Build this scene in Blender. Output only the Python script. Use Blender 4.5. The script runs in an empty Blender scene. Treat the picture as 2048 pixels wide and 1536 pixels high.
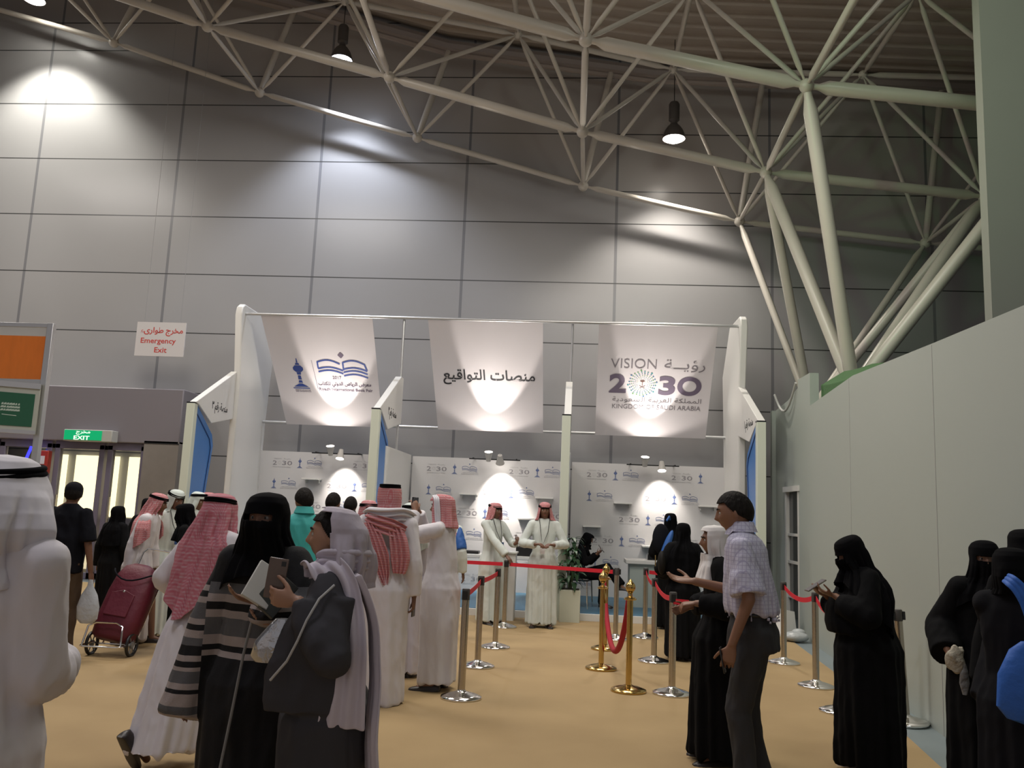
import bpy, bmesh, math, random
import numpy as np
from mathutils import Vector, Matrix, noise
PI = math.pi
rnd = random.Random(7)
SC = bpy.context.scene
COL = SC.collection

# ------------------------------------------------------------------ camera
YAW, PITCH, ROLL, CAMZ = math.radians(-4.144), math.radians(8.479), math.radians(2.377), 1.55
cy_, sy_, cp_, sp_ = math.cos(YAW), math.sin(YAW), math.cos(PITCH), math.sin(PITCH)
cf = Vector((sy_*cp_, cy_*cp_, sp_)); cr0 = Vector((cy_, -sy_, 0)); cu0 = cr0.cross(cf)
cr = math.cos(ROLL)*cr0 + math.sin(ROLL)*cu0; cu = -math.sin(ROLL)*cr0 + math.cos(ROLL)*cu0
cam = bpy.data.cameras.new('camera'); camo = bpy.data.objects.new('camera', cam); COL.objects.link(camo)
m = Matrix((cr, cu, -cf)).transposed().to_4x4(); m.translation = (0, 0, CAMZ)
camo.matrix_world = m
cam.sensor_width = 36; cam.lens = 36*1700/2048; cam.clip_end = 200
SC.camera = camo
SC.cycles.adaptive_threshold = .03; SC.cycles.max_bounces = 6; SC.cycles.diffuse_bounces = 3; SC.cycles.glossy_bounces = 3; SC.cycles.transmission_bounces = 4
SC.view_settings.view_transform = 'Standard'; SC.view_settings.look = 'None'
SC.view_settings.gamma = 1; SC.view_settings.exposure = 0; SC.view_settings.use_curve_mapping = False

# ------------------------------------------------------------------ materials
MATS = {}
def nodes(name):
    m = bpy.data.materials.new(name); m.use_nodes = True
    nt = m.node_tree; b = nt.nodes['Principled BSDF']
    return m, nt, b
def mat(name, col, rough=0.6, metal=0.0, bump=0.0, bscale=40, var=0.0, vscale=3, spec=0.5, emit=None, estr=0, stretch=None, trans=0, sheen=0):
    if name in MATS: return MATS[name]
    m, nt, b = nodes(name)
    b.inputs['Base Color'].default_value = (*col, 1); b.inputs['Roughness'].default_value = rough
    b.inputs['Metallic'].default_value = metal; b.inputs['Specular IOR Level'].default_value = spec
    b.inputs['Transmission Weight'].default_value = trans
    if sheen: b.inputs['Sheen Weight'].default_value = sheen
    if emit: b.inputs['Emission Color'].default_value = (*emit, 1); b.inputs['Emission Strength'].default_value = estr
    if bump or var:
        tc = nt.nodes.new('ShaderNodeTexCoord'); mp = nt.nodes.new('ShaderNodeMapping')
        nt.links.new(tc.outputs['Object'], mp.inputs[0])
        if stretch: mp.inputs['Scale'].default_value = stretch
    if var:
        n = nt.nodes.new('ShaderNodeTexNoise'); n.inputs['Scale'].default_value = vscale; n.inputs['Detail'].default_value = 4
        nt.links.new(mp.outputs[0], n.inputs['Vector'])
        r = nt.nodes.new('ShaderNodeMixRGB'); r.inputs[1].default_value = (*[max(0, c*(1-var)) for c in col], 1)
        r.inputs[2].default_value = (*[min(1, c*(1+var)) for c in col], 1)
        nt.links.new(n.outputs[0], r.inputs[0]); nt.links.new(r.outputs[0], b.inputs['Base Color'])
    if bump:
        n = nt.nodes.new('ShaderNodeTexNoise'); n.inputs['Scale'].default_value = bscale; n.inputs['Detail'].default_value = 3
        nt.links.new(mp.outputs[0], n.inputs['Vector'])
        bp = nt.nodes.new('ShaderNodeBump'); bp.inputs['Strength'].default_value = bump; bp.inputs['Distance'].default_value = 0.02
        nt.links.new(n.outputs[0], bp.inputs['Height']); nt.links.new(bp.outputs[0], b.inputs['Normal'])
    MATS[name] = m; return m
def grid_mat(name, col, x0, W, z0, Hh, vline=0.055, hline=0.022, vcol=(.16, .16, .17), hcol=(.03, .03, .03), rough=0.6):
    """metal wall cladding: vertical and horizontal joints at real spacing"""
    m, nt, b = nodes(name); N = nt.nodes.new; L = nt.links.new
    tc = N('ShaderNodeTexCoord'); sx = N('ShaderNodeSeparateXYZ'); L(tc.outputs['Object'], sx.inputs[0])
    def line(sock, o, per, w):
        a = N('ShaderNodeMath'); a.operation = 'SUBTRACT'; L(sock, a.inputs[0]); a.inputs[1].default_value = o - per/2
        q = N('ShaderNodeMath'); q.operation = 'DIVIDE'; L(a.outputs[0], q.inputs[0]); q.inputs[1].default_value = per
        f = N('ShaderNodeMath'); f.operation = 'FRACT'; L(q.outputs[0], f.inputs[0])
        s = N('ShaderNodeMath'); s.operation = 'SUBTRACT'; L(f.outputs[0], s.inputs[0]); s.inputs[1].default_value = .5
        ab = N('ShaderNodeMath'); ab.operation = 'ABSOLUTE'; L(s.outputs[0], ab.inputs[0])
        lt = N('ShaderNodeMath'); lt.operation = 'LESS_THAN'; L(ab.outputs[0], lt.inputs[0]); lt.inputs[1].default_value = w/2/per
        return lt.outputs[0]
    v = line(sx.outputs[0], x0, W, vline); h = line(sx.outputs[2], z0, Hh, hline)
    n = N('ShaderNodeTexNoise'); n.inputs['Scale'].default_value = .5; n.inputs['Detail'].default_value = 2; L(tc.outputs['Object'], n.inputs['Vector'])
    mx0 = N('ShaderNodeMixRGB'); mx0.inputs[1].default_value = (*[c*.93 for c in col], 1); mx0.inputs[2].default_value = (*[c*1.07 for c in col], 1); L(n.outputs[0], mx0.inputs[0])
    mx = N('ShaderNodeMixRGB'); L(v, mx.inputs[0]); L(mx0.outputs[0], mx.inputs[1]); mx.inputs[2].default_value = (*vcol, 1)
    m2 = N('ShaderNodeMixRGB'); L(h, m2.inputs[0]); L(mx.outputs[0], m2.inputs[1]); m2.inputs[2].default_value = (*hcol, 1)
    L(m2.outputs[0], b.inputs['Base Color']); b.inputs['Roughness'].default_value = rough; b.inputs['Coat Weight'].default_value = .5; b.inputs['Coat Roughness'].default_value = .24
    MATS[name] = m; return m

M_white = mat('painted_white_panel', (.72, .71, .68), .45, var=.03, vscale=1.5)
M_whitetrim = mat('white_board_edge', (.62, .62, .59), .5)
M_blue = mat('blue_panel', (.035, .17, .48), .4, var=.06)
M_bluedark = mat('dark_blue_line', (.02, .06, .2), .5)
M_black = mat('black_plastic', (.012, .012, .013), .4)
M_steel = mat('brushed_steel', (.47, .43, .375), .26, 1, bump=.05, bscale=60)
M_chrome = mat('polished_chrome', (.8, .79, .77), .12, 1)
M_gold = mat('polished_brass', (.55, .38, .14), .18, 1)
M_red = mat('red_belt_webbing', (.62, .01, .03), .6, bump=.2, bscale=300)
M_velvet = mat('red_velvet', (.32, .002, .014), .8)
M_truss = mat('truss_paint', (.56, .52, .46), .34, var=.05, vscale=2)
M_alu = mat('aluminium_profile', (.55, .55, .55), .35, .8)
M_green = mat('green_fabric', (.06, .14, .05), .9, bump=.4, bscale=30)
M_dkgreen = mat('flag_green', (.012, .10, .05), .5)
M_lamp = mat('lamp_housing', (.10, .09, .085), .4, .3)
M_wsign = mat('white_sign_plate', (.62, .60, .60), .5)
M_text_dark = mat('dark_print', (.02, .02, .025), .6)
M_text_grey = mat('grey_print', (.19, .17, .19), .6)
M_text_purple = mat('purple_grey_print', (.13, .10, .15), .6)
M_text_blue = mat('blue_print', (.03, .06, .25), .6)
M_text_red = mat('red_print', (.55, .05, .04), .6)

# ------------------------------------------------------------------ mesh helper
def tagp(o, label=None, cat=None, group=None, kind=None):
    if label: o['label'] = label
    if cat: o['category'] = cat
    if group: o['group'] = group
    if kind: o['kind'] = kind
    return o
def thing(name, label, cat, loc=(0, 0, 0), rz=0, group=None, kind=None):
    o = bpy.data.objects.new(name, None); COL.objects.link(o); o.location = loc; o.rotation_euler = (0, 0, rz)
    o.empty_display_size = .2
    return tagp(o, label, cat, group, kind)
def inv_of(parent):
    if parent is None: return Matrix()
    def w(o):
        l = Matrix.Translation(o.location) @ o.rotation_euler.to_matrix().to_4x4()
        return w(o.parent) @ l if o.parent else l
    return w(parent).inverted()
class MB:
    def __init__(s): s.v = []; s.f = []; s.mi = []; s.cur = 0
    def add(s, vs, fs, mi=None):
        n = len(s.v); s.v += [tuple(p) for p in vs]; s.f += [[i+n for i in f] for f in fs]
        s.mi += [s.cur if mi is None else mi]*len(fs); return s
    def box(s, x0, x1, y0, y1, z0, z1, R=None, c=None):
        vs = [(x, y, z) for z in (z0, z1) for y in (y0, y1) for x in (x0, x1)]
        if R is not None: vs = [tuple(R @ Vector(p) + Vector(c or (0, 0, 0))) for p in vs]
        return s.add(vs, [[0, 2, 3, 1], [4, 5, 7, 6], [0, 1, 5, 4], [2, 6, 7, 3], [1, 3, 7, 5], [0, 4, 6, 2]])
    def rings(s, rs, cap=True, closed=True):
        n = len(rs[0]); fs = []
        for i in range(len(rs)-1):
            for j in range(n if closed else n-1):
                k = (j+1) % n; fs.append([i*n+j, i*n+k, (i+1)*n+k, (i+1)*n+j])
        if cap: fs.append(list(range(n))[::-1]); fs.append([(len(rs)-1)*n+j for j in range(n)])
        return s.add([p for r in rs for p in r], fs)
    def tube(s, pts, r, n=12, cap=True):
        """swept tube, r number or list"""
        P = [Vector(p) for p in pts]; rr = r if isinstance(r, (list, tuple)) else [r]*len(P)
        rs = []; up = None
        for i, p in enumerate(P):
            t = (P[min(i+1, len(P)-1)] - P[max(i-1, 0)])
            if t.length < 1e-9: t = Vector((0, 0, 1))
            t.normalize()
            if up is None: up = Vector((0, 0, 1)) if abs(t.z) < .9 else Vector((1, 0, 0))
            a = t.cross(up).normalized(); up = a.cross(t).normalized()
            rs.append([p + rr[i]*(math.cos(2*PI*j/n)*a + math.sin(2*PI*j/n)*up) for j in range(n)])
        return s.rings(rs, cap)
    def lathe(s, prof, c=(0, 0, 0), n=24, R=None, cap=True):
        rs = []
        for r, z in prof:
            ring = [Vector((r*math.cos(2*PI*j/n), r*math.sin(2*PI*j/n), z)) for j in range(n)]
            if R is not None: ring = [R @ p for p in ring]
            rs.append([p + Vector(c) for p in ring])
        return s.rings(rs, cap)
    def ell(s, c, rx, ry, rz, R=None, n=16, m=10):
        rs = []
        for i in range(m+1):
            a = PI*i/m; a = min(max(a, .02), PI-.02)
            ring = [Vector((rx*math.sin(a)*math.cos(2*PI*j/n), ry*math.sin(a)*math.sin(2*PI*j/n), -rz*math.cos(a))) for j in range(n)]
            if R is not None: ring = [R @ p for p in ring]
            rs.append([p + Vector(c) for p in ring])
        return s.rings(rs)
    def prism(s, poly, axis, a0, a1):
        """poly = 2D outline, extruded along axis 'x','y' or 'z' between a0 and a1"""
        def P(u, v, a): return {'x': (a, u, v), 'y': (u, a, v), 'z': (u, v, a)}[axis]
        n = len(poly); vs = [P(u, v, a0) for u, v in poly] + [P(u, v, a1) for u, v in poly]
        fs = [[i, (i+1) % n, n+(i+1) % n, n+i] for i in range(n)] + [list(range(n))[::-1], list(range(n, 2*n))]
        return s.add(vs, fs)
    def torus(s, c, R, r, n=32, m=10, sx=1, sy=1, rot=None):
        vs = []; fs = []
        for i in range(n):
            for j in range(m):
                a = 2*PI*i/n; b = 2*PI*j/m
                p = Vector(((R+r*math.cos(b))*math.cos(a)*sx, (R+r*math.cos(b))*math.sin(a)*sy, r*math.sin(b)))
                if rot is not None: p = rot @ p
                vs.append(p+Vector(c)); fs.append([i*m+j, ((i+1) % n)*m+j, ((i+1) % n)*m+(j+1) % m, i*m+(j+1) % m])
        return s.add(vs, fs)
    def mesh(s, name, M=None):
        me = bpy.data.meshes.new(name)
        vs = s.v if M is None else [tuple(M @ Vector(p)) for p in s.v]
        me.from_pydata(vs, [], s.f)
        bm = bmesh.new(); bm.from_mesh(me); bmesh.ops.recalc_face_normals(bm, faces=bm.faces); bm.to_mesh(me); bm.free()
        return me
    def build(s, name, mt, parent=None, smooth=35, bevel=0, world=False, seg=2):
        """mt one material or a list; world=True when the vertices are in world space"""
        me = s.mesh(name, inv_of(parent) if (world and parent) else None)
        ml = mt if isinstance(mt, (list, tuple)) else [mt]
        for q in ml: me.materials.append(q)
        if len(ml) > 1: me.polygons.foreach_set('material_index', s.mi)
        if smooth:
            me.polygons.foreach_set('use_smooth', [True]*len(me.polygons)); me.set_sharp_from_angle(angle=math.radians(smooth))
        o = bpy.data.objects.new(name, me); COL.objects.link(o)
        if parent: o.parent = parent
        if bevel:
            b = o.modifiers.new('bevel', 'BEVEL'); b.width = bevel; b.segments = seg; b.limit_method = 'ANGLE'; b.angle_limit = math.radians(40)
        return o
def copy_tree(o, parent=None):
    c = o.copy(); COL.objects.link(c)
    if parent: c.parent = parent
    for ch in o.children: copy_tree(ch, c)
    return c

# ------------------------------------------------------------------ lettering
TXT = {}
def text_mesh(s, bold=0.0, res=3):
    k = (s, bold, res)
    if k not in TXT:
        c = bpy.data.curves.new('t', 'FONT'); c.body = s; c.resolution_u = res; c.align_x = 'CENTER'; c.align_y = 'CENTER'; c.offset = bold
        c.extrude = .003
        o = bpy.data.objects.new('t', c); COL.objects.link(o)
        me = bpy.data.meshes.new_from_object(o.evaluated_get(bpy.context.evaluated_depsgraph_get()))
        vs = np.array([v.co[:] for v in me.vertices]); fs = [list(p.vertices) for p in me.polygons]
        vs[:, :2] -= (vs[:, :2].min(0)+vs[:, :2].max(0))/2
        bpy.data.objects.remove(o); bpy.data.curves.remove(c); bpy.data.meshes.remove(me)
        TXT[k] = (vs, fs)
    return TXT[k]
def put_text(mb, s, u, v, w, h, place, bold=0.0, res=3):
    """text fitted to a w x h rectangle centred on (u, v); place(u, v, d) -> point"""
    vs, fs = text_mesh(s, bold, res)
    ex = vs.max(0)-vs.min(0); sx = w/ex[0]; sy = (h/ex[1]) if h else sx
    mb.add([place(u+p[0]*sx, v+p[1]*sy, p[2]) for p in vs], fs)
def AR(*words):
    """arabic words as joined letter forms, already in left-to-right drawing order"""
    return ' '.join(''.join(chr(c) for c in reversed(w)) for w in reversed(words))
A_VISION = AR([0xFEAD, 0xFE85, 0xFEF3, 0x640, 0x640, 0xFE94])
A_PLATF = AR([0xFEE3, 0xFEE8, 0xFEBC, 0xFE8E, 0xFE95], [0xFE8D, 0xFEDF, 0xFE98, 0xFEEE, 0xFE8D, 0xFED7, 0xFEF4, 0xFECA])
A_BOOKF = AR([0xFEE3, 0xFECC, 0xFEAE, 0xFEBD], [0xFE8D, 0xFEDF, 0xFEAE, 0xFEF3, 0xFE8E, 0xFEBD], [0xFE8D, 0xFEDF, 0xFEAA, 0xFEED, 0xFEDF, 0xFEF2], [0xFEDF, 0xFEE0, 0xFEDC, 0xFE98, 0xFE8E, 0xFE8F])
A_KSA = AR([0xFE8D, 0xFEDF, 0xFEE4, 0xFEE4, 0xFEE0, 0xFEDC, 0xFE94], [0xFE8D, 0xFEDF, 0xFECC, 0xFEAE, 0xFE91, 0xFEF4, 0xFE94], [0xFE8D, 0xFEDF, 0xFEB4, 0xFECC, 0xFEEE, 0xFEA9, 0xFEF3, 0xFE94])
A_EXIT = AR([0xFEE3, 0xFEA8, 0xFEAE, 0xFE9D])
A_EMERG = AR([0xFEE3, 0xFEA8, 0xFEAE, 0xFE9D], [0xFEC3, 0xFEEE, 0xFE8D, 0xFEAD, 0xFEEF, 0xFE80])
def A_NUM(n): return AR([0xFEE3, 0xFEE8, 0xFEBC, 0xFE94], [0xFEAD, 0xFED7, 0xFEE2], [0x660+n])
# ================================================================== THE HALL
F = mat('hall_floor_vinyl', (.20, .24, .25), .35, var=.08, vscale=1.2)
tagp(MB().box(-24, 12, -6, 22, -.1, 0).build('floor', F), kind='structure')
# beige carpet with faint mottling
m, nt, b = nodes('beige_carpet'); N = nt.nodes.new; L = nt.links.new
tc = N('ShaderNodeTexCoord'); n1 = N('ShaderNodeTexNoise'); n1.inputs['Scale'].default_value = .9; n1.inputs['Detail'].default_value = 5
n2 = N('ShaderNodeTexNoise'); n2.inputs['Scale'].default_value = 320; L(tc.outputs['Object'], n1.inputs['Vector']); L(tc.outputs['Object'], n2.inputs['Vector'])
rp = N('ShaderNodeValToRGB'); rp.color_ramp.elements[0].position = .3; rp.color_ramp.elements[0].color = (.325, .222, .105, 1); rp.color_ramp.elements[1].position = .7; rp.color_ramp.elements[1].color = (.40, .28, .137, 1)
L(n1.outputs[0], rp.inputs[0]); L(rp.outputs[0], b.inputs['Base Color']); b.inputs['Roughness'].default_value = .85
bp = N('ShaderNodeBump'); bp.inputs['Strength'].default_value = .3; bp.inputs['Distance'].default_value = .004; L(n2.outputs[0], bp.inputs['Height']); L(bp.outputs[0], b.inputs['Normal'])
cp = MB().prism([(1.75, -4), (2.48, 6.07), (2.80, 8.87), (3.08, 13.3), (3.08, 13.6), (-13, 15.2), (-16, 15.2), (-16, -4)], 'z', .001, .008).build('carpet', m)
tagp(cp, 'beige carpet covering the hall floor in front of the booths', 'carpet', kind='structure')

WN = [(-15.2, 12.4), (-12.6, 11.6), (-9.66, 10.76), (-6.48, 9.68), (-3.21, 8.75), (.08, 7.8), (3.05, 7.14), (6.45, 6.78), (9.8, 6.55)]
ZL = 1.55
low = [(x*16.1/15.7, ZL+(z-ZL)*16.1/15.7) for x, z in WN]
M_wall_lo = grid_mat('wall_cladding_lower', (.30, .295, .295), .75, 2.995, 4.78, 1.206)
M_wall_hi = grid_mat('wall_cladding_upper', (.38, .355, .335), .767, 3.03, 10.46, 1.225, vline=.05)
tagp(MB().prism([(-24, 0), (-24, 14)] + low + [(12, 6.5), (12, 0)], 'y', 16.1, 16.4).build('wall_back', M_wall_lo), kind='structure')
tagp(MB().prism([(-24, 6), (-24, 18), (12, 18), (12, 6)], 'y', 16.5, 16.7).build('wall_back_upper', M_wall_hi), kind='structure')
# side wall far left so the hall closes
M_far = mat('hall_side_wall', (.20, .20, .22), .6, var=.05)
tagp(MB().box(-24.2, -24, -6, 16.7, 0, 18).build('wall_left', M_far), kind='structure')
tagp(MB().box(12, 12.2, -6, 16.7, 0, 18).build('wall_right_far', M_far), kind='structure')
# corrugated roof deck following the roof slope
RP = [(-24, 16.8), (-14, 14.3), (-6.1, 12.25), (-2.8, 11.3), (1.4, 10.72), (7.8, 10.45), (12, 10.4)]
rb = MB(); ys = []; y = 16.7; k = 0
seqd = [(0, 0), (.14, 0), (.19, .07), (.33, .07)]
rows = []
while y > -6:
    for dy, dz in seqd: rows.append((y-dy, dz))
    y -= .38
rb.add([(x, yy, z+dz) for yy, dz in rows for x, z in RP], [[i*7+j, i*7+j+1, (i+1)*7+j+1, (i+1)*7+j] for i in range(len(rows)-1) for j in range(6)])
tagp(rb.build('ceiling', mat('roof_deck', (.46, .40, .34), .5, var=.06), smooth=0), kind='structure')
# eaves beam along the wall top
tagp(MB().tube([(x, 16.35, z-.22) for x, z in RP[1:]], .12, 8).tube([(x, 16.05, z-.55) for x, z in RP[1:]], .06, 8).build('trim_1', mat('eaves_beam', (.33, .28, .25), .5)), kind='structure')

# ------------------------------------------------------------------ space truss
tr = thing('roof_truss', 'cream painted tubular space truss carrying the sloping roof', 'truss', (0, 12, 7))
def member(nm, a, b, r, tap=.28, small=.45):
    a = Vector(a); b = Vector(b); d = (b-a); Ln = d.length; d.normalize(); g = .07
    t = min(tap, Ln*.3)
    return MB().tube([a+d*g, a+d*(t*.55), a+d*t, b-d*t, b-d*(t*.55), b-d*g], [r*small, r*small, r, r, r*small, r*small], 14).build(nm, M_truss, tr, world=True, smooth=40)
LAY = {'A': (15.7, 0, .055), 'B': (13.3, -.02, .08), 'C': (10.9, .2, .095), 'D': (8.5, .3, .095)}
def NP(l, i): y, dz, r = LAY[l]; return (WN[i][0] - (.05 if l in 'BC' else 0), y, WN[i][1]+dz)
TN = [(-14.0, 13.6), (-10.95, 12.7), (-7.75, 11.75), (-4.5, 10.9), (-1.2, 10.23), (1.63, 9.56), (4.97, 9.47), (8.2, 9.4)]
TY = {'t': 14.5, 'u': 12.1, 'v': 9.7}
def TP(l, i): return (TN[i][0], TY[l], TN[i][1]+(.1 if l == 'v' else 0))
for l in 'ABCD':
    for i in range(len(WN)-1): member('chord', NP(l, i), NP(l, i+1), LAY[l][2])
    for i in range(len(WN)):
        p = Vector(NP(l, i)); MB().ell(p, .1, .1, .1).build('node_ball', M_truss, tr, world=True)
for la, lb in ('AB', 'BC', 'CD'):
    for i in range(1, len(WN)-1): member('strut', NP(la, i), NP(lb, i), .038 if la == 'A' else .05)
for l, (la, lb) in {'t': 'AB', 'u': 'BC', 'v': 'CD'}.items():
    for i in range(len(TN)):
        p = TP(l, i)
        for q in (NP(la, i), NP(la, i+1), NP(lb, i), NP(lb, i+1)): member('strut', q, p, .036)
        if i < len(TN)-1: member('chord', p, TP(l, i+1), .05)
        MB().ell(p, .08, .08, .08, n=12, m=8).build('node_ball', M_truss, tr, world=True)
for i in range(len(TN)): member('strut', TP('t', i), TP('u', i), .045); member('strut', TP('u', i), TP('v', i), .045)
for i in range(2, 8):                                   # braces from the wall chord up to the eaves
    x, z = WN[i]; xe = x+.5; ze = np.interp(xe, [q[0] for q in RP], [q[1] for q in RP])-.5
    member('strut', (x, 15.7, z), (xe, 15.95, ze), .06, small=.9)
def zfix(p): return p
E1 = (4.0, 14.5, 3.4); E2 = (3.93, 12.1, 3.4)
T1 = thing('tree_column', 'branching tubular roof column beside the last booth, the one nearer the back wall', 'column', (4.0, 14.5, 0), group='branching roof columns')
T2 = thing('tree_column', 'branching tubular roof column rising behind the white side wall, green tinted', 'column', (3.93, 12.1, 0), group='branching roof columns')
def branch(T, a, b, r):
    a = Vector(a); b = Vector(b); d = (b-a).normalized()
    MB().tube([a, a+d*.35, b-d*.35, b-d*.15, b], [r*.7, r, r, r*.6, r*.5], 14).build('branch', M_truss, T, world=True, smooth=40)
for T, e, la, lb in ((T1, E1, 'A', 'B'), (T2, E2, 'B', 'C')):
    for l in (la, lb):
        for i in (6, 7): branch(T, e, NP(l, i), .062 if l == 'A' else .078 if T is T1 else .095)
    MB().tube([(e[0], e[1], 0), (e[0], e[1], e[2]+.05)], .16, 20).build('trunk', M_truss, T, world=True)
    MB().lathe([(.01, -.1), (.2, -.1), (.24, 0), (.2, .08), (.01, .1)], e, 20).build('hub', M_truss, T, world=True)

# ------------------------------------------------------------------ high bay lamps
def emis(name, col, st):
    if name in MATS: return MATS[name]
    m = bpy.data.materials.new(name); m.use_nodes = True; nt = m.node_tree; nt.nodes.clear()
    e = nt.nodes.new('ShaderNodeEmission'); e.inputs[0].default_value = (*col, 1); e.inputs[1].default_value = st
    o = nt.nodes.new('ShaderNodeOutputMaterial'); nt.links.new(e.outputs[0], o.inputs[0]); MATS[name] = m; return m
def highbay(x, y, z, label, col, watts, top, est):
    r = thing('high_bay_lamp', label, 'lamp', (x, y, z), group='high bay lamps below the roof')
    MB().lathe([(.205, 0), (.215, .0), (.2, .07), (.17, .16), (.12, .24), (.075, .28), (.07, .3), (.06, .3), (.11, .23), (.16, .15), (.19, .03), (.205, 0)], n=28, cap=False).build('reflector', M_lamp, r, smooth=50)
    MB().lathe([(.01, .30), (.06, .30), (.06, .34), (.1, .37), (.1, .68), (.08, .72), (.01, .73)], n=20).build('ballast_housing', M_lamp, r)
    MB().tube([(0, 0, .72), (0, 0, .8), (0, .02, top-z)], .008, 6).build('hanging_wire', M_black, r)
    MB().lathe([(.01, .055), (.188, .03), (.18, -.005), (.13, -.035), (.06, -.05), (.005, -.053)], n=28).build('bulb_glow', emis('lamp_glow_'+label[:6], col, est), r)
    l = bpy.data.lights.new('high_bay_light', 'SPOT'); l.energy = watts; l.color = col; l.spot_size = math.radians(104); l.spot_blend = .6; l.shadow_soft_size = .15
    lo = bpy.data.objects.new('high_bay_light', l); COL.objects.link(lo); lo.location = (x, y, z-.06)
    return r
highbay(-4.67, 15.1, 10.05, 'cool white high bay lamp hanging above the leftmost booth', (.80, .86, 1), 1150, 11.6, 34)
highbay(1.73, 15.1, 8.50, 'warm white high bay lamp hanging above the booth with the number banner, the lowest one', (1, .93, .84), 1000, 10.5, 34)
highbay(-11.1, 15.15, 11.36, 'bright high bay lamp cut by the top edge, near the corner with orange panel below', (1, .97, .88), 2200, 13.4, 60)

# ------------------------------------------------------------------ white side wall on the right
def wx(y): return 2.87+.072*(y-6.84)
def wallstrip(y0, y1, t, zs0, zs1, zb=0):
    vs = []
    for yy, zt in ((y0, zs0), (y1, zs1)):
        for dx in (0, t):
            for z in (zb, zt): vs.append((wx(yy)+dx, yy, z))
    return vs, [[0, 1, 5, 4], [2, 6, 7, 3], [0, 2, 3, 1], [4, 5, 7, 6], [1, 3, 7, 5], [0, 4, 6, 2]]
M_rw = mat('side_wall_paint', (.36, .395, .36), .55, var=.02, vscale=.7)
b1 = MB()
prof = [(2.5, 2.80), (5.24, 2.93), (6.9, 3.02), (9.43, 3.17), (11.7, 3.13)]
for i in range(len(prof)-1): b1.add(*wallstrip(prof[i][0], prof[i+1][0], .12, prof[i][1], prof[i+1][1]))
wr = b1.build('wall_right', M_rw, smooth=0); tagp(wr, kind='structure')
b1 = MB(); b1.add(*wallstrip(11.7, 12.55, .12, 3.58, 3.62)); b1.add(*wallstrip(12.55, 13.35, .12, 3.5, 3.42, 2.0)); b1.add(*wallstrip(13.35, 14.5, .12, 3.42, 3.4))
tagp(b1.build('wall_right_end', M_rw, smooth=0), kind='structure')
tagp(MB().box(3.36, 4.3, 14.5, 14.62, 0, 3.4).build('wall_right_return', M_rw), kind='structure')
# joint strips on the wall
for i, yy in enumerate((6.95, 9.6)):
    zt = np.interp(yy, [p[0] for p in prof], [p[1] for p in prof])
    tagp(MB().box(wx(yy)-.003, wx(yy)+.02, yy-.006, yy+.006, 0, zt-.01).build('trim_%d' % (i+2), mat('joint_grey', (.36, .37, .35), .6)), kind='structure')
# glazed narrow door in the wall
d = thing('door_1', None, None, (wx(12.95), 12.95, 0), kind='structure')
dg = mat('dark_glass', (.05, .055, .055), .12)
x0 = wx(12.95)
MB().box(x0+.02, x0+.05, 12.6, 13.3, 0, 2.0).build('pane', dg, d, world=True)
fr = MB(); fr.box(x0-.03, x0+.06, 12.55, 12.63, 0, 2.02); fr.box(x0-.03, x0+.06, 13.27, 13.35, 0, 2.02); fr.box(x0-.05, x0+.08, 12.5, 13.4, 2.0, 2.08)
for z in (.45, .95, 1.35): fr.box(x0-.01, x0+.05, 12.6, 13.3, z, z+.04)
fr.build('frame', M_whitetrim, d, world=True)
# white parcel and a grey bag left on the floor by that door
t = MB().prism([(-.14, 0), (.14, 0), (.1, .34), (-.04, .36)], 'y', -.1, .1).build('folded_board', M_white); t.location = (3.0, 12.3, .0); t.rotation_euler = (0, 0, .4)
tagp(t, 'white folded board leaning at the foot of the side wall beside the door', 'board')
t = MB().ell((0, 0, .07), .17, .13, .07).ell((.05, .05, .12), .09, .08, .05).build('plastic_bag', mat('grey_plastic', (.4, .42, .42), .3, bump=.6, bscale=14)); t.location = (3.02, 11.75, 0)
tagp(t, 'crumpled grey plastic bag on the floor at the side wall door', 'bag')
# green cover lying over the wall top and cable loop
gm = MB(); rs = []
for i, (yy, dz) in enumerate([(9.9, 0), (10.3, .06), (10.8, .1), (11.2, .14), (11.66, .2)]):
    x = wx(yy); zt = 3.16
    rs.append([(x+.14, yy, zt-.1), (x+.14, yy, zt+.05+dz), (x+.45, yy, zt+.25+dz), (x+.8, yy, zt+.28+dz), (x+.8, yy, zt-.1)])
gm.rings(rs)
tagp(gm.build('green_cover', M_green, smooth=0, bevel=.01), 'dark green fabric cover heaped behind the top of the white side wall', 'cover')
cb = [(wx(12.6)-.02+.0, 12.6+1.3*t, 3.58-.34*math.sin(PI*t)) for t in [i/10 for i in range(11)]]
tagp(MB().tube(cb, .018, 8).build('cable', mat('white_cable', (.5, .5, .48), .5)), 'white cable looping down from the top of the side wall', 'cable')
# tall white block above the right wall
tagp(MB().box(4.16, 9, 8.6, 8.75, 0, 11.5).build('wall_bulkhead', mat('bulkhead_paint', (.24, .245, .21), .55, var=.03)), kind='structure')

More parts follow.
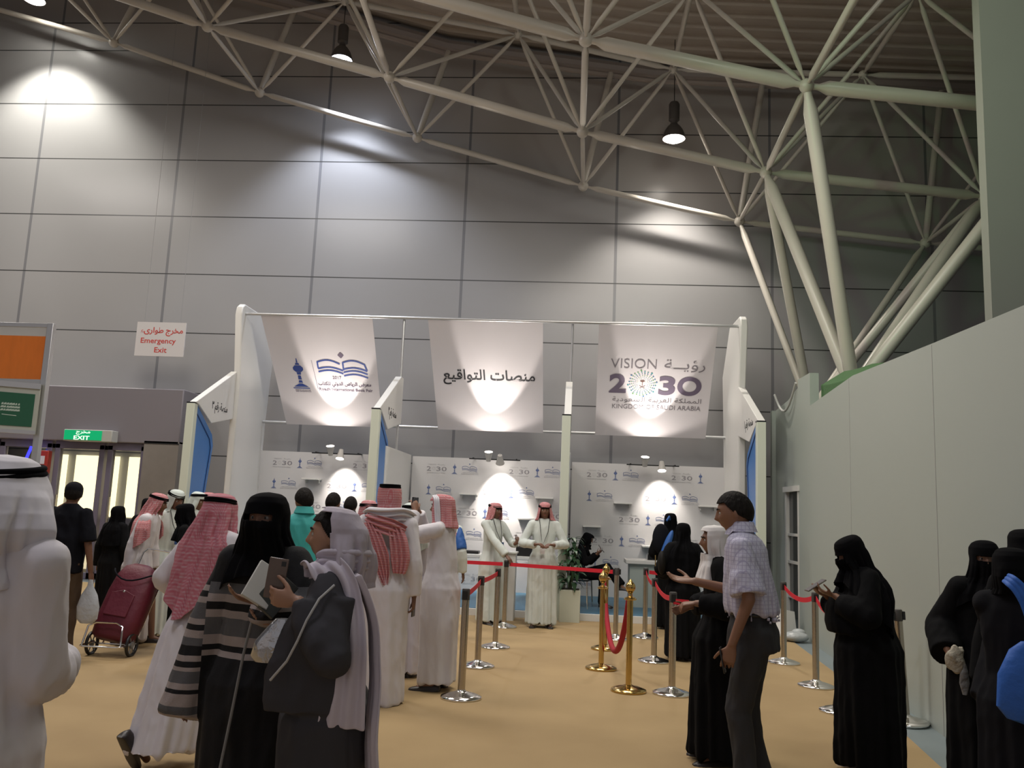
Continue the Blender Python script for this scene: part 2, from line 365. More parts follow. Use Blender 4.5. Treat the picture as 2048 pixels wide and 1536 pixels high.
# ------------------------------------------------------------------ exit portal at the left
M_port = mat('portal_paint', (.20, .185, .205), .45)
M_portd = mat('door_frame_paint', (.15, .135, .19), .4)
tagp(MB().box(-13.5, -7.2, 15.2, 16.1, 2.50, 3.53).build('wall_portal_head', M_port, bevel=.02), kind='structure')
tagp(MB().box(-7.86, -7.2, 15.2, 16.1, 0, 2.55).build('wall_portal_pier', mat('stone_pier', (.22, .20, .18), .5, var=.1, vscale=6)), kind='structure')
tagp(MB().box(-7.86, -7.2, 15.19, 15.2, 2.50, 2.52).build('trim_4', M_black), kind='structure')
LP_ = mat('lit_window', (.8, .8, .7), .5, emit=(1, .86, .50), estr=1.75)
def door(nm, x0, x1):
    d = thing(nm, None, None, ((x0+x1)/2, 15.35, 0), kind='structure')
    f = MB(); f.box(x0, x0+.1, 15.3, 15.42, 0, 2.45); f.box(x1-.1, x1, 15.3, 15.42, 0, 2.45); f.box(x0, x1, 15.3, 15.42, 2.36, 2.5); f.box(x0, x1, 15.3, 15.42, 0, .12)
    f.build('frame', M_portd, d, world=True, bevel=.008)
    MB().box(x0+.1, x1-.1, 15.35, 15.365, .12, 2.36).build('pane', mat('door_glass', (.9, .92, .92), .03, trans=1, spec=.4), d, world=True)
    MB().box(x0+.14, x0+.17, 15.24, 15.27, .9, 1.5).build('handle', M_steel, d, world=True)
door('door_2', -9.62, -8.66); door('door_3', -8.6, -7.86); door('door_4', -10.7, -9.68)
tagp(MB().box(-13.5, -10.72, 15.3, 15.4, 0, 2.5).build('wall_portal_left', M_portd), kind='structure')
# lit room behind the doors
for k, (a, b_, z0) in enumerate([(-9.62, -9.12, .35), (-8.95, -8.75, .35), (-8.55, -8.22, .35), (-8.03, -7.88, .35), (-10.5, -9.8, .35)]):
    tagp(MB().box(a, b_, 16.02, 16.06, 1.12, 2.28).build('window_%d' % (k+1), LP_), kind='structure')
    tagp(MB().box(a, b_, 16.02, 16.06, .12, .95).build('window_%d' % (k+11), mat('lit_window_low', (.8, .8, .7), .5, emit=(1, .82, .5), estr=.8)), kind='structure')
tagp(MB().box(-10.7, -7.9, 15.99, 16.03, .95, 1.1).build('trim_5', M_portd), kind='structure')
e = thing('exit_sign', 'green illuminated exit sign on the portal above the glass doors', 'sign', (-8.84, 15.15, 2.6))
MB().box(-9.29, -8.37, 14.98, 15.2, 2.49, 2.70).build('housing', mat('sign_housing', (.45, .45, .42), .5), e, world=True, bevel=.01)
MB().box(-9.27, -8.56, 14.965, 14.98, 2.51, 2.685).build('face', mat('exit_green', (0, .25, .10), .4, emit=(0, .5, .18), estr=.55), e, world=True)
tm = MB(); pl = lambda u, v, dd: (u, 14.96-dd*.3, v)
put_text(tm, 'EXIT', -8.93, 2.548, .30, .075, pl, .02); put_text(tm, A_EXIT, -8.91, 2.64, .27, .08, pl, .015)
tm.build('lettering', mat('exit_white', (.9, .95, .9), .5, emit=(.8, 1, .85), estr=.8), e, world=True, smooth=0)
e = thing('emergency_exit_sign', 'hanging white sign with red emergency exit lettering near booths', 'sign', (-7.77, 15.2, 4.47))
R_ = (lambda a: Matrix.Rotation(a, 4, 'Y'))(math.radians(0))
MB().box(-8.23, -7.28, 15.19, 15.21, 4.14, 4.79).build('plate', M_wsign, e, world=True)
tm = MB(); pl = lambda u, v, dd: (u, 15.187-dd*.3, v)
put_text(tm, A_EMERG, -7.74, 4.61, .82, .17, pl, .015); put_text(tm, 'Emergency', -7.79, 4.42, .68, .13, pl, .01); put_text(tm, 'Exit', -7.73, 4.26, .24, .1, pl, .01)
tm.build('lettering', M_text_red, e, world=True, smooth=0)
MB().tube([(-8.1, 15.2, 4.78), (-8.1, 15.2, 11.6)], .004, 5).tube([(-7.4, 15.2, 4.78), (-7.4, 15.2, 11.4)], .004, 5).build('hanging_wire', mat('thin_wire', (.3, .3, .3), .4), e, world=True)
f = thing('fire_alarm_box', 'red fire equipment box mounted beside the glass doors', 'box', (-9.78, 15.25, 2.1))
MB().box(-9.86, -9.66, 15.18, 15.3, 1.88, 2.3).build('case', mat('fire_red', (.35, .03, .02), .4), f, world=True, bevel=.01)
MB().box(-9.80, -9.72, 15.172, 15.18, 2.05, 2.2).build('label_plate', M_wsign, f, world=True)
MB().box(-10.5, -10.35, 16.0, 16.03, 1.9, 2.3)
t = MB().tube([(-9.95, 15.1, 2.36), (-10.03, 15.1, 2.12)], .025, 10).build('blue_tube_light', emis('blue_glow', (.02, .02, 1), 5)); tagp(t, 'glowing blue tube light slanting beside the doors', 'lamp')

# ------------------------------------------------------------------ exhibition stand at the far left
s = thing('exhibition_stand', 'aluminium framed stand corner with orange panel and green flag fascia', 'stand', (-5.85, 9, 0))
MB().box(-5.90, -5.83, 8.96, 9.03, 0, 3.42).box(-6.53, -6.48, 8.97, 9.02, 0, 3.42).box(-6.5, -5.86, 8.98, 9.02, 3.37, 3.42).box(-6.5, -5.86, 8.98, 9.02, 2.72, 2.78).build('frame', M_alu, s, world=True, bevel=.004)
MB().box(-6.48, -5.90, 8.985, 9.01, 2.78, 3.27).build('orange_panel', [mat('orange_print', (.85, .22, .025), .5, var=.12, vscale=5, stretch=(3, 1, .8))], s, world=True)
MB().box(-6.48, -5.90, 8.985, 9.01, 3.27, 3.37).build('white_panel', M_whitetrim, s, world=True)
Rf = Matrix.Rotation(math.radians(28), 3, 'Z')
def fas(u0, u1, z0, z1, d0, d1): return MB().box(u0, u1, d0, d1, z0, z1, Rf, (-5.87, 8.95, 0))
fas(-3, 0, 2.16, 2.72, -.04, 0).build('fascia', mat('stand_fascia', (.45, .47, .41), .5), s, world=True, bevel=.005)
fas(-3, 0, 2.66, 2.72, -.055, -.04).build('fascia_rail', M_alu, s, world=True)
fas(-3, 0, 2.16, 2.20, -.055, -.04).build('fascia_rail', M_alu, s, world=True)
fas(-.47, -.045, 2.24, 2.6, -.046, -.04).build('flag_panel', M_dkgreen, s, world=True)
sm = MB(); lr = random.Random(3)
def pf(u, v, dd): q = Rf @ Vector((u, -.047-dd*.3, 0)); return (q.x-5.87, q.y+8.95, v)
for r_ in range(3):
    for c_ in range(7):
        u = -.345+c_*.026; v = 2.475-r_*.033; w = .009+lr.random()*.01
        sm.add([pf(u-w, v-.012, .002), pf(u+w, v-.008, .002), pf(u+w*.8, v+.014, .002), pf(u-w*.6, v+.009, .002)], [[0, 1, 2, 3]])
sm.add([pf(-.34, 2.355, .002), pf(-.2, 2.347, .002), pf(-.2, 2.355, .002), pf(-.34, 2.363, .002)], [[0, 1, 2, 3]])
sm.build('flag_script', mat('flag_white', (.45, .55, .47), .5), s, world=True, smooth=0)
tm = MB(); put_text(tm, '5', -.56, 2.43, .07, .12, pf, 0); tm.build('lettering', M_text_grey, s, world=True, smooth=0)

# ================================================================== BOOTHS
pt = thing('booth_platform', 'low white edged platform with blue floor carrying the three booths', 'platform', (-1.5, 12.8, 0))
MB().box(-5.9, 2.87, 12.8, 15.6, 0, .108).build('fascia', M_white, pt, world=True, bevel=.004)
MB().box(-5.88, 2.85, 12.84, 15.58, .108, .114).build('blue_floor', mat('blue_booth_floor', (.06, .17, .27), .45, var=.08), pt, world=True)
XD = [-5.87, -2.97, -.05, 2.81]
def yz(mb, poly, x0, x1): return mb.prism(poly, 'x', x0, x1)
def lerpx(k, y): return [(-5.907, -5.784), (-3.0, -2.925), (-.09, .0), (2.795, 2.81)][k][0]*(15.5-y)/2.75 + [(-5.907, -5.784), (-3.0, -2.925), (-.09, .0), (2.795, 2.81)][k][1]*(y-12.75)/2.75
LBL = ['white booth side wall at the left end, tall, with blue hexagonal panel and platform number', 'white booth divider between the book fair banner and the signing banner',
       'white booth divider seen edge-on beside the seated woman', 'white booth side wall at the right end, tall, by the white hall wall']
def side_face(mbp, k, sgn, off):
    pass
for k in range(4):
    x = XD[k]; t = .055; w = thing('booth_divider', LBL[k], 'divider', (x, 13.5, 0.0), group='booth dividers')
    xf = [-5.9, -2.99, -.08, 2.797][k]
    w['label'] = LBL[k]
    MB().box(xf-.065, xf+.065, 12.72, 12.84, 0, 3.0).build('pillar', mat('pillar_white', (.62, .66, .56), .5), w, world=True, bevel=.006)
    MB().box(xf-.067, xf+.067, 12.72, 12.84, 3.0, 3.02).build('cap_line', M_black, w, world=True)
    xs = lerpx(k, 13.6)
    yz(MB(), [(12.72, 3.02), (14.2, 3.74), (14.38, 3.74), (14.38, 2.95), (13.35, 2.75), (12.84, 2.99)], xs-t, xs+t).build('number_board', M_white, w, world=True, bevel=.008)
    sg = 1 if k < 3 else -1
    xb = xf + sg*.02
    outl = [(12.84, 3.0), (13.5, 2.58), (13.57, 2.4), (13.42, 1.5), (13.25, .5), (12.84, .16)]
    yz(MB(), outl, xb-.03, xb+.03).build('blue_panel', M_blue, w, world=True, bevel=.006)
    inl = [(12.84, 2.86), (13.40, 2.50), (13.47, 2.36), (13.33, 1.5), (13.17, .6)]
    lm = MB(); 
    for sx_ in (-1, 1): lm.tube([(xb+sx_*.032, a, c) for a, c in inl], .012, 5)
    lm.build('groove_line', M_bluedark, w, world=True)
    if k in (0, 3):
        tall = [(14.2, .11), (14.2, 3.7), (14.02, 4.72), (14.06, 4.86), (14.16, 4.93), (15.02, 4.93), (15.72, 4.14), (15.6, 3.0), (15.52, .11)]
        xs = lerpx(k, 14.9)
        yz(MB(), tall, xs-.06, xs+.06).build('side_wall', M_white, w, world=True, bevel=.02)
    else:
        xs = lerpx(k, 14.5)
        yz(MB(), [(13.35, .11), (13.35, 2.49), (15.5, 2.49), (15.5, .11)], xs-.03, xs+.03).build('side_wall', M_white, w, world=True, bevel=.004)
        MB().tube([(xs, 14.26, 2.49), (xs, 14.26, 4.77)], .022, 10).build('post', M_alu, w, world=True)
    nm = MB(); xs = lerpx(k, 13.6); face = xs+sg*(t+.002)
    def pn(u, v, dd, face=face, sg=sg): return (face+sg*dd*.3, (13.5+u if sg > 0 else 13.5-u), v)
    put_text(nm, A_NUM([3, 3, 2, 1][k]) if k else A_NUM(3), .12, 3.02, .62, .2, pn, .01)
    nm.build('lettering', M_text_dark, w, world=True, smooth=0)
b_ = MB().tube([(-5.86, 14.2, 4.77), (2.83, 14.2, 4.77)], .027, 12).build('banner_rail', M_alu); tagp(b_, 'aluminium rail across the booth fronts carrying the banner tops', 'rail', 'banner rails')
b_ = MB().tube([(-5.74, 15.42, 3.0), (2.8, 15.42, 3.0)], .027, 12).build('banner_rail', M_alu); tagp(b_, 'lower aluminium rail above the logo walls holding the banner bottoms', 'rail', 'banner rails')

# ---- emblem shapes in a flat local frame
def tower_icon(mb, u, v, h, place):
    def q(pts): mb.add([place(u+a*h, v+b*h, .0) for a, b in pts], [list(range(len(pts)))])
    q([(-.27, -.5), (.27, -.5), (.27, -.47), (-.27, -.47)]); q([(-.24, -.44), (.24, -.44), (.05, -.33), (-.05, -.33)])
    q([(-.065, -.30), (.075, -.30), (.05, -.22), (-.04, -.22)]); q([(-.055, -.19), (.055, -.19), (.045, -.06), (-.045, -.06)])
    q([(-.06, -.03), (.06, -.03), (.07, .05), (-.07, .05)]); q([(-.09, .06), (.09, .06), (.16, .13), (.16, .2), (.09, .27), (-.09, .27), (-.16, .2), (-.16, .13)])
    q([(-.07, .29), (.07, .29), (.05, .35), (-.05, .35)]); q([(-.025, .36), (.025, .36), (.012, .5), (-.012, .5)])
def stroke(mb, pts, w, place):
    for i in range(len(pts)-1):
        a = Vector(pts[i]); b = Vector(pts[i+1]); d = (b-a); n = Vector((-d.y, d.x)).normalized()*w/2; e = d.normalized()*w*.2
        mb.add([place(p.x, p.y, 0) for p in (a-e-n, b+e-n, b+e+n, a-e+n)], [[0, 1, 2, 3]])
def book_icon(mb, u, v, w, place, th):
    def arc(x0, x1, y0, amp, n=8): return [(u+(x0+(x1-x0)*i/n)*w, v+(y0+amp*math.sin(PI*i/n)+(-.03*i/n))*w) for i in range(n+1)]
    stroke(mb, arc(-.5, -.05, .12, .06), th, place); stroke(mb, arc(.02, .46, .12, .06), th, place)
    stroke(mb, [(u-.5*w, v+.12*w), (u-.5*w, v-.01*w)], th, place); stroke(mb, [(u+.46*w, v+.09*w), (u+.5*w, v-.04*w)], th, place); stroke(mb, [(u+.02*w, v+.12*w), (u+.02*w, v-.04*w)], th, place)
    for dy in (0, -.065): stroke(mb, arc(-.5, 0, -.02+dy, .05), th, place); stroke(mb, arc(0.02, .5, -.02+dy, .05), th, place)
    stroke(mb, arc(0.02, .5, -.16, .05), th, place)
def diamond(mb, u, v, r, place): mb.add([place(u-r, v, 0), place(u, v-r, 0), place(u+r, v, 0), place(u, v+r, 0)], [[0, 1, 2, 3]])

# ---- hanging banners, tilted: top nearer the hall, bottom towards the back wall
M_ban = mat('banner_fabric', (.62, .585, .60), .75, bump=.03, bscale=8)
def banner(tl, tr_, bl, br, label, deco):
    r = thing('hanging_banner', label, 'banner', ((tl+tr_)/2, 14.2, 4.75), group='slanted banners over the booths')
    n = 14; vs = []
    def P(s, t, off=0):   # s 0..1 left-right, t 0..1 bottom-top
        x = (bl+(br-bl)*s)*(1-t) + (tl+(tr_-tl)*s)*t; sag = .05*math.sin(PI*t)
        y = 15.40*(1-t)+14.19*t + sag*.8; z = 2.97*(1-t)+4.755*t - sag*.5
        return Vector((x, y, z)) + Vector((0, -.827, -.562))*off
    mb = MB(); fr_ = [[P(i/n, j/n) for i in range(n+1)] for j in range(n+1)]; bk = [[P(i/n, j/n, -.006) for i in range(n+1)] for j in range(n+1)]
    for G in (fr_, bk): mb.add([p for row in G for p in row], [[j*(n+1)+i, j*(n+1)+i+1, (j+1)*(n+1)+i+1, (j+1)*(n+1)+i] for i in range(n) for j in range(n)])
    mb.build('fabric', M_ban, r, world=True)
    W = (tr_-tl); place = lambda u, v, dd: P(.5+u/W, .5+v/2.158, .004+dd*.3)
    deco(r, place)
    return r
def deco_fair(r, pl):
    m1 = MB(); tower_icon(m1, -.52, .0, .60, pl); book_icon(m1, .33, .13, .92, pl, .03)
    m1.build('blue_emblem', M_text_blue, r, world=True, smooth=0)
    m2 = MB(); diamond(m2, .33, .38, .06, pl); stroke(m2, [(-.235, .27), (-.2, -.30)], .008, pl)
    put_text(m2, A_BOOKF, .33, -.20, 1.02, .11, pl, .02); put_text(m2, '2017', .2, -.06, .17, .06, pl, .01)
    put_text(m2, 'Riyadh International Book Fair', .34, -.31, 1.04, .075, pl, .012)
    put_text(m2, 'MINISTRY OF CULTURE', -.5, -.33, .3, .02, pl, 0); put_text(m2, 'AND INFORMATION', -.5, -.36, .3, .02, pl, 0)
    m2.build('lettering', M_text_purple, r, world=True, smooth=0)
def deco_plat(r, pl):
    m1 = MB(); put_text(m1, A_PLATF, .02, .03, 1.66, .30, pl, .012, res=5); m1.build('lettering', M_text_dark, r, world=True, smooth=0)
def deco_vis(r, pl):
    m1 = MB(); put_text(m1, 'VISION', -.37, .38, .79, .175, pl, -.008, 5); put_text(m1, A_VISION, .51, .36, .70, .22, pl, -.004, 5)
    put_text(m1, A_KSA, .07, -.32, 1.56, .12, pl, -.004); put_text(m1, 'KINGDOM OF SAUDI ARABIA', .07, -.455, 1.56, .09, pl, .0)
    m1.build('lettering', M_text_grey, r, world=True, smooth=0)
    m2 = MB(); put_text(m2, '2', -.63, .0, .30, .37, pl, .035, 6); put_text(m2, '3', .23, -.02, .29, .37, pl, .035, 6); put_text(m2, 'O', .62, -.02, .42, .37, pl, .035, 8)
    m2.build('numeral', M_text_purple, r, world=True, smooth=0)
    cols = [mat('dot_green', (.12, .32, .12), .5), mat('dot_blue', (.05, .16, .3), .5), mat('dot_teal', (.05, .28, .3), .5)]
    m3 = MB()
    for a in range(24):
        for k_ in range(5):
            rr = .10+k_*.033; an = 2*PI*(a+.12*k_)/24; s_ = .006+.0022*k_+(.004 if (k_ == 4 and a % 3 == 0) else 0)
            rr += .02 if a % 3 == 0 else 0
            m3.cur = (a//3+k_) % 3; diamond(m3, -.2+rr*math.cos(an), .01+rr*math.sin(an), s_, pl)
    m3.build('starburst_dots', cols, r, world=True, smooth=0)
    m4 = MB()
    for an in (60, 90, 120, 30, 150): stroke(m4, [(-.2, .04), (-.2+.045*math.cos(math.radians(an)), .04+.04*math.sin(math.radians(an)))], .014, pl)
    stroke(m4, [(-.2, .04), (-.2, -.03)], .01, pl); stroke(m4, [(-.25, -.03), (-.2, -.055), (-.16, -.08)], .007, pl); stroke(m4, [(-.15, -.03), (-.2, -.055), (-.24, -.08)], .007, pl)
    m4.build('emblem', mat('emblem_brown', (.16, .08, .06), .6), r, world=True, smooth=0)
banner(-5.477, -3.50, -5.277, -3.47, 'slanted white banner with blue open book and tower emblem', deco_fair)
banner(-2.526, -.543, -2.44, -.515, 'slanted white banner with a single line of black Arabic lettering', deco_plat)
banner(.411, 2.405, .426, 2.398, 'slanted white banner reading VISION 2030 with dotted star', deco_vis)

# ---- logo back walls
M_bd = mat('backdrop_print', (.60, .585, .58), .5)
M_lg = mat('light_grey_print', (.42, .41, .41), .6)
BN = ['left', 'middle', 'right']
for k in range(3):
    xa = [-5.784, -2.895, .03][k]; xb = [-2.955, -.03, 2.75][k]
    r = thing('logo_wall', ['white logo printed back wall of the left booth', 'white logo printed back wall of the middle booth behind the two staff', 'white logo printed back wall of the right booth by the counter queue'][k], 'backdrop', ((xa+xb)/2, 15.5, .11), group='logo printed booth back walls')
    MB().box(xa, xb, 15.5, 15.56, .11, 2.47).build('panel', M_bd, r, world=True)
    g = MB(); bl = MB(); lg = MB(); M_g2 = mat('backdrop_grey_ink', (.27, .255, .27), .6); M_b2 = mat('backdrop_blue_ink', (.10, .14, .30), .6); pl = lambda u, v, dd: (u, 15.497-dd*.2, v)
    for row in range(6):
        z = 2.265-.388*row
        for c in range(-2, 4):
            x = xa+.45-.46*row+1.515*c
            if xa+.2 < x < xb-.2:
                put_text(g, '2', x-.14, z-.01, .08, .08, pl, .006, 2); put_text(g, '30', x+.095, z-.01, .19, .08, pl, .006, 2)
                for a in range(10):
                    for rr in (.02, .034): diamond(lg, x-.05+rr*math.cos(a*.628), z-.01+rr*math.sin(a*.628), .004, pl)
                put_text(lg, 'VISION', x-.09, z+.068, .14, .022, pl, 0, 1); put_text(lg, A_VISION, x+.09, z+.068, .13, .03, pl, 0, 1)
                put_text(lg, 'KINGDOM OF SAUDI ARABIA', x, z-.085, .34, .018, pl, 0, 1)
            xt = x+.335
            if xa+.08 < xt < xb-.08: tower_icon(bl, xt, z+.0, .19, pl)
            xk = x+.61
            if xa+.2 < xk < xb-.17:
                book_icon(bl, xk, z+.01, .27, pl, .007); diamond(bl, xk, z+.095, .014, pl)
                put_text(g, A_BOOKF, xk+.01, z-.062, .30, .018, pl, 0, 1); put_text(g, 'Riyadh International Book Fair', xk+.01, z-.088, .32, .016, pl, 0, 1)
    g.build('grey_logo_print', M_g2, r, world=True, smooth=0); bl.build('blue_logo_print', M_b2, r, world=True, smooth=0); lg.build('pale_logo_print', M_lg, r, world=True, smooth=0)

# ---- small wall shelves
def shelf(x, z, label, w=.32, dpt=.22):
    s = thing('wall_shelf', label, 'shelf', (x, 15.5, z), group='small white shelves on the logo walls')
    MB().box(x-w/2, x+w/2, 15.5-dpt, 15.498, z-.03, z).build('board', M_white, s, world=True, bevel=.004)
    MB().box(x-w/2+.03, x-w/2+.05, 15.42, 15.498, z-.09, z-.03).box(x+w/2-.05, x+w/2-.03, 15.42, 15.498, z-.09, z-.03).build('bracket', M_whitetrim, s, world=True)
shelf(.95, 1.78, 'white wall shelf of the right booth, upper one near the divider'); shelf(.41, 1.35, 'white wall shelf directly above the seated woman')
shelf(2.45, 1.785, 'white wall shelf of the right booth beside the patterned shirt man'); shelf(1.46, 1.04, 'white wall shelf low above the counter with the dark device')
shelf(-1.82, 1.83, 'white wall shelf of the middle booth by the man taking a photo'); shelf(-.75, 1.43, 'white wall shelf between the two standing staff men')
shelf(-.45, 1.815, 'white wall shelf behind the head of the staff man facing out'); shelf(-4.72, 1.99, 'white wall shelf of the left booth above the turquoise jacket')

# ---- track spots
GL = emis('spot_glow', (1, .93, .85), 30)
def spot_head(r, c, dirv, nm='spot_head', lens=.062):
    d = Vector(dirv).normalized(); R = d.to_track_quat('Z', 'Y').to_matrix()
    h = MB().lathe([(.012, -.13), (.04, -.12), (.05, -.05), (.075, .045), (.08, .055), (.072, .055), (.065, .03), (.01, .0)], c, 20, R, cap=False).build(nm, mat('spot_housing', (.5, .48, .45), .4), r, world=True)
    MB().lathe([(.005, .052), (lens, .048), (lens+.004, .035), (.005, .03)], c, 20, R).build('lens_glow', GL, h, world=True)
for k, (xA, zA, xB, zB, faceB) in enumerate([(-4.33, 2.52, -4.14, 2.40, 1), (-1.46, 2.52, -1.25, 2.42, 0), (1.305, 2.53, 1.6, 2.40, 1)]):
    r = thing('track_light', ['black track with two lit spots on top of the left booth logo wall', 'black track with two lit spots above the two staff men', 'black track with two lit spots over the counter of the right booth'][k], 'lamp', ((xA+xB)/2, 15.2, 2.45), group='track lights over the logo walls')
    xc = (xA+xB)/2
    MB().box(xc-.46, xc+.46, 15.19, 15.22, 2.435, 2.455).build('track', M_black, r, world=True)
    MB().box(xc-.4, xc-.38, 15.2, 15.56, 2.455, 2.47).box(xc+.38, xc+.4, 15.2, 15.56, 2.455, 2.47).build('arm', M_black, r, world=True)
    MB().tube([(xA, 15.2, 2.45), (xA, 15.14, zA-.05)], .01, 6).build('stem', M_black, r, world=True)
    MB().tube([(xB, 15.2, 2.45), (xB, 15.14, zB+.02)], .01, 6).build('stem', M_black, r, world=True)
    spot_head(r, (xA, 15.1, zA), (0, -.35, .94)); spot_head(r, (xB, 15.1, zB), (0, -.35, -1) if faceB else (0, .8, -1))
    for (px, pz, tgt, en, sz) in ((xA, zA+.03, (xA+.10, 14.75, 3.9), 45, 124), (xA, zA+.03, (xA+.10, 14.8, 3.8), 200, 50), (xB, zB-.06, (xB+.02, 15.5, 1.7), 95 if k != 1 else 200, 78)):
        l = bpy.data.lights.new('booth_spot', 'SPOT'); l.energy = en; l.color = (1, .92, .84); l.spot_size = math.radians(sz); l.spot_blend = .3 if tgt[2] > 3 else .75; l.shadow_soft_size = .04
        lo = bpy.data.objects.new('booth_spot', l); COL.objects.link(lo); yy = 15.02 if tgt[2] > 3 else 15.16
        lo.location = (px, yy, pz); lo.rotation_euler = (Vector(tgt)-Vector(lo.location)).to_track_quat('-Z', 'Y').to_euler()

# ---- counters
c = thing('booth_counter', 'white and pale green counter with thick top in the right booth', 'counter', (1.6, 14.2, .11), group='booth counters')
MB().box(.93, 2.2, 13.93, 14.5, .79, .855).build('top', M_white, c, world=True, bevel=.01)
MB().box(1.0, 2.13, 14.0, 14.45, .114, .79).build('body', mat('counter_front', (.42, .47, .43), .5), c, world=True)
c = thing('booth_counter', 'white counter with black box on it beside the staff man at the belt', 'counter', (-1.3, 14.2, .11), group='booth counters')
MB().box(-2.0, -.55, 13.95, 14.5, .77, .83).build('top', M_white, c, world=True, bevel=.01)
MB().box(-2.0, -1.94, 13.98, 14.47, .114, .77).box(-1.12, -.98, 13.98, 14.47, .114, .77).box(-.61, -.57, 14.3, 14.47, .114, .77).build('side_panel', M_white, c, world=True)
t = MB().box(-.84, -.56, 14.0, 14.3, .83, .99).build('black_case', M_black, bevel=.02); tagp(t, 'black box standing on the counter behind the two staff men', 'box')
t = MB().box(-1.75, -1.45, 14.05, 14.3, .83, .88).build('black_tray', M_black, bevel=.01); tagp(t, 'flat black tray on the counter edge beside the man at the belt', 'tray')
pd = thing('podium', 'narrow white podium standing behind the staff man at the belt', 'podium', (-.93, 12.5, 0))
MB().box(-1.13, -.74, 12.38, 12.7, 0, .94).build('body', M_white, pd, world=True, bevel=.01)
MB().box(-1.15, -.72, 12.36, 12.72, .94, .965).build('top', M_whitetrim, pd, world=True, bevel=.004)
dv = thing('desk_device', 'small dark device with shining top on the right booth counter', 'device', (1.42, 14.2, .855))
MB().prism([(-.13, 0), (.15, 0), (.15, .07), (.05, .1), (-.13, .09)], 'y', -.09, .09).build('body', mat('gloss_black', (.02, .02, .022), .1), dv, bevel=.008)
MB().box(.0, .12, -.07, .05, .092, .098).build('screen', mat('screen_glow', (.8, .8, .8), .2, emit=(1, .95, .85), estr=2), dv)

# ---- planter with plant
pp = thing('planter_box', 'pale square planter box standing at the platform edge', 'planter', (.06, 12.68, 0))
MB().box(-.10, .2, 12.54, 12.79, 0, .46).build('box', mat('planter_white', (.55, .56, .46), .5), pp, world=True, bevel=.008)
MB().box(-.08, .18, 12.56, 12.77, .455, .47).build('soil', mat('soil', (.04, .03, .02), .9), pp, world=True)
pl_ = thing('leafy_plant', 'dark green leafy plant growing from the pale planter', 'plant', (.05, 12.66, .46))
lm = MB(); lr = random.Random(11)
for i in range(85):
    h = lr.uniform(.05, .72); a = lr.uniform(0, 2*PI); sp = .06+.19*math.sin(min(1, h/.55)*PI*.9+.2); ln = lr.uniform(.09, .17)
    base = Vector((math.cos(a)*sp*.4, math.sin(a)*sp*.4, h)); d = Vector((math.cos(a), math.sin(a), lr.uniform(-.5, .7))).normalized(); sd = d.cross(Vector((0, 0, 1))).normalized(); nn = sd.cross(d)
    w = ln*.28; rowp = []
    for t_, ww, bd in ((0, .1, 0), (.3, .9, .01), (.6, 1, .005), (.85, .5, -.02), (1, .05, -.045)):
        c0 = base+d*ln*t_+nn*bd*2; rowp += [c0-sd*w*ww, c0-nn*.006, c0+sd*w*ww]
    lm.add(rowp, [[q*3, q*3+1, q*3+4, q*3+3] for q in range(4)]+[[q*3+1, q*3+2, q*3+5, q*3+4] for q in range(4)])
lm.build('foliage', mat('leaf_green', (.025, .07, .028), .35, var=.4, vscale=9), pl_)
st = MB()
for i in range(9):
    a = lr.uniform(0, 6.3); st.tube([(0.02*math.cos(a), .02*math.sin(a), 0), (.05*math.cos(a), .05*math.sin(a), .3), (.09*math.cos(a), .09*math.sin(a), .62)], .006, 5)
st.build('stem', mat('stem_green', (.06, .08, .03), .6), pl_)

# ---- belt stanchions
H_S = .88
sp0 = thing('belt_stanchion', '', 'stanchion')
MB().lathe([(.002, .0), (.168, .0), (.172, .008), (.168, .018), (.12, .034), (.06, .05), (.034, .062), (.032, .07)], n=40).build('base', M_chrome, sp0, smooth=60)
MB().lathe([(.031, .06), (.031, .80), (.002, .80)], n=24).build('post', M_steel, sp0)
MB().lathe([(.034, .79), (.034, .872), (.03, .88), (.002, .881)], n=24).build('head', mat('stanchion_head', (.05, .045, .04), .4), sp0)
hd = sp0.children[-1]
MB().box(-.05, -.03, -.022, .022, .80, .865).box(.03, .05, -.022, .022, .80, .865).build('belt_clip', M_black, sp0)
ST = [((-.84, 7.27), 'steel stanchion nearest the camera in the left belt row'), ((-.86, 8.72), 'second steel stanchion of the left row, joined by red belts on both sides'),
      ((-.79, 9.95), 'third steel stanchion of the left row, in front of the staff man'), ((-.82, 11.68), 'steel stanchion the staff man rests his hand on'),
      ((.63, 11.10), 'steel stanchion behind the gold posts, belt end from the left'), ((1.02, 11.37), 'steel stanchion farthest in the right belt row by the counter'),
      ((.958, 9.57), 'steel stanchion in the middle of the right belt row'), ((.955, 7.91), 'steel stanchion nearest the camera in the right belt row, belt end loose'),
      ((2.42, 9.93), 'steel stanchion by the side wall, farthest one there'), ((2.406, 8.64), 'steel stanchion by the side wall, joined to belts on both sides'),
      ((2.30, 7.56), 'steel stanchion mostly hidden behind the veiled woman with phone'), ((2.73, 7.29), 'slightly tilted steel stanchion between the two veiled women'),
      ((-8.30, 11.49), 'steel stanchion near the glass doors, farthest left of all')]
SO = []
for i, ((x, y), lb) in enumerate(ST):
    o = sp0 if i == 0 else copy_tree(sp0)
    o.location = (x, y, .008); o['label'] = lb; o['group'] = 'steel belt stanchions'
    o.rotation_euler = (0, 0, PI/2 if i not in (4,) else 0)
    SO.append(o)
SO[11].rotation_euler = (0, math.radians(-3.0), 0)
for ch in SO[11].children: pass
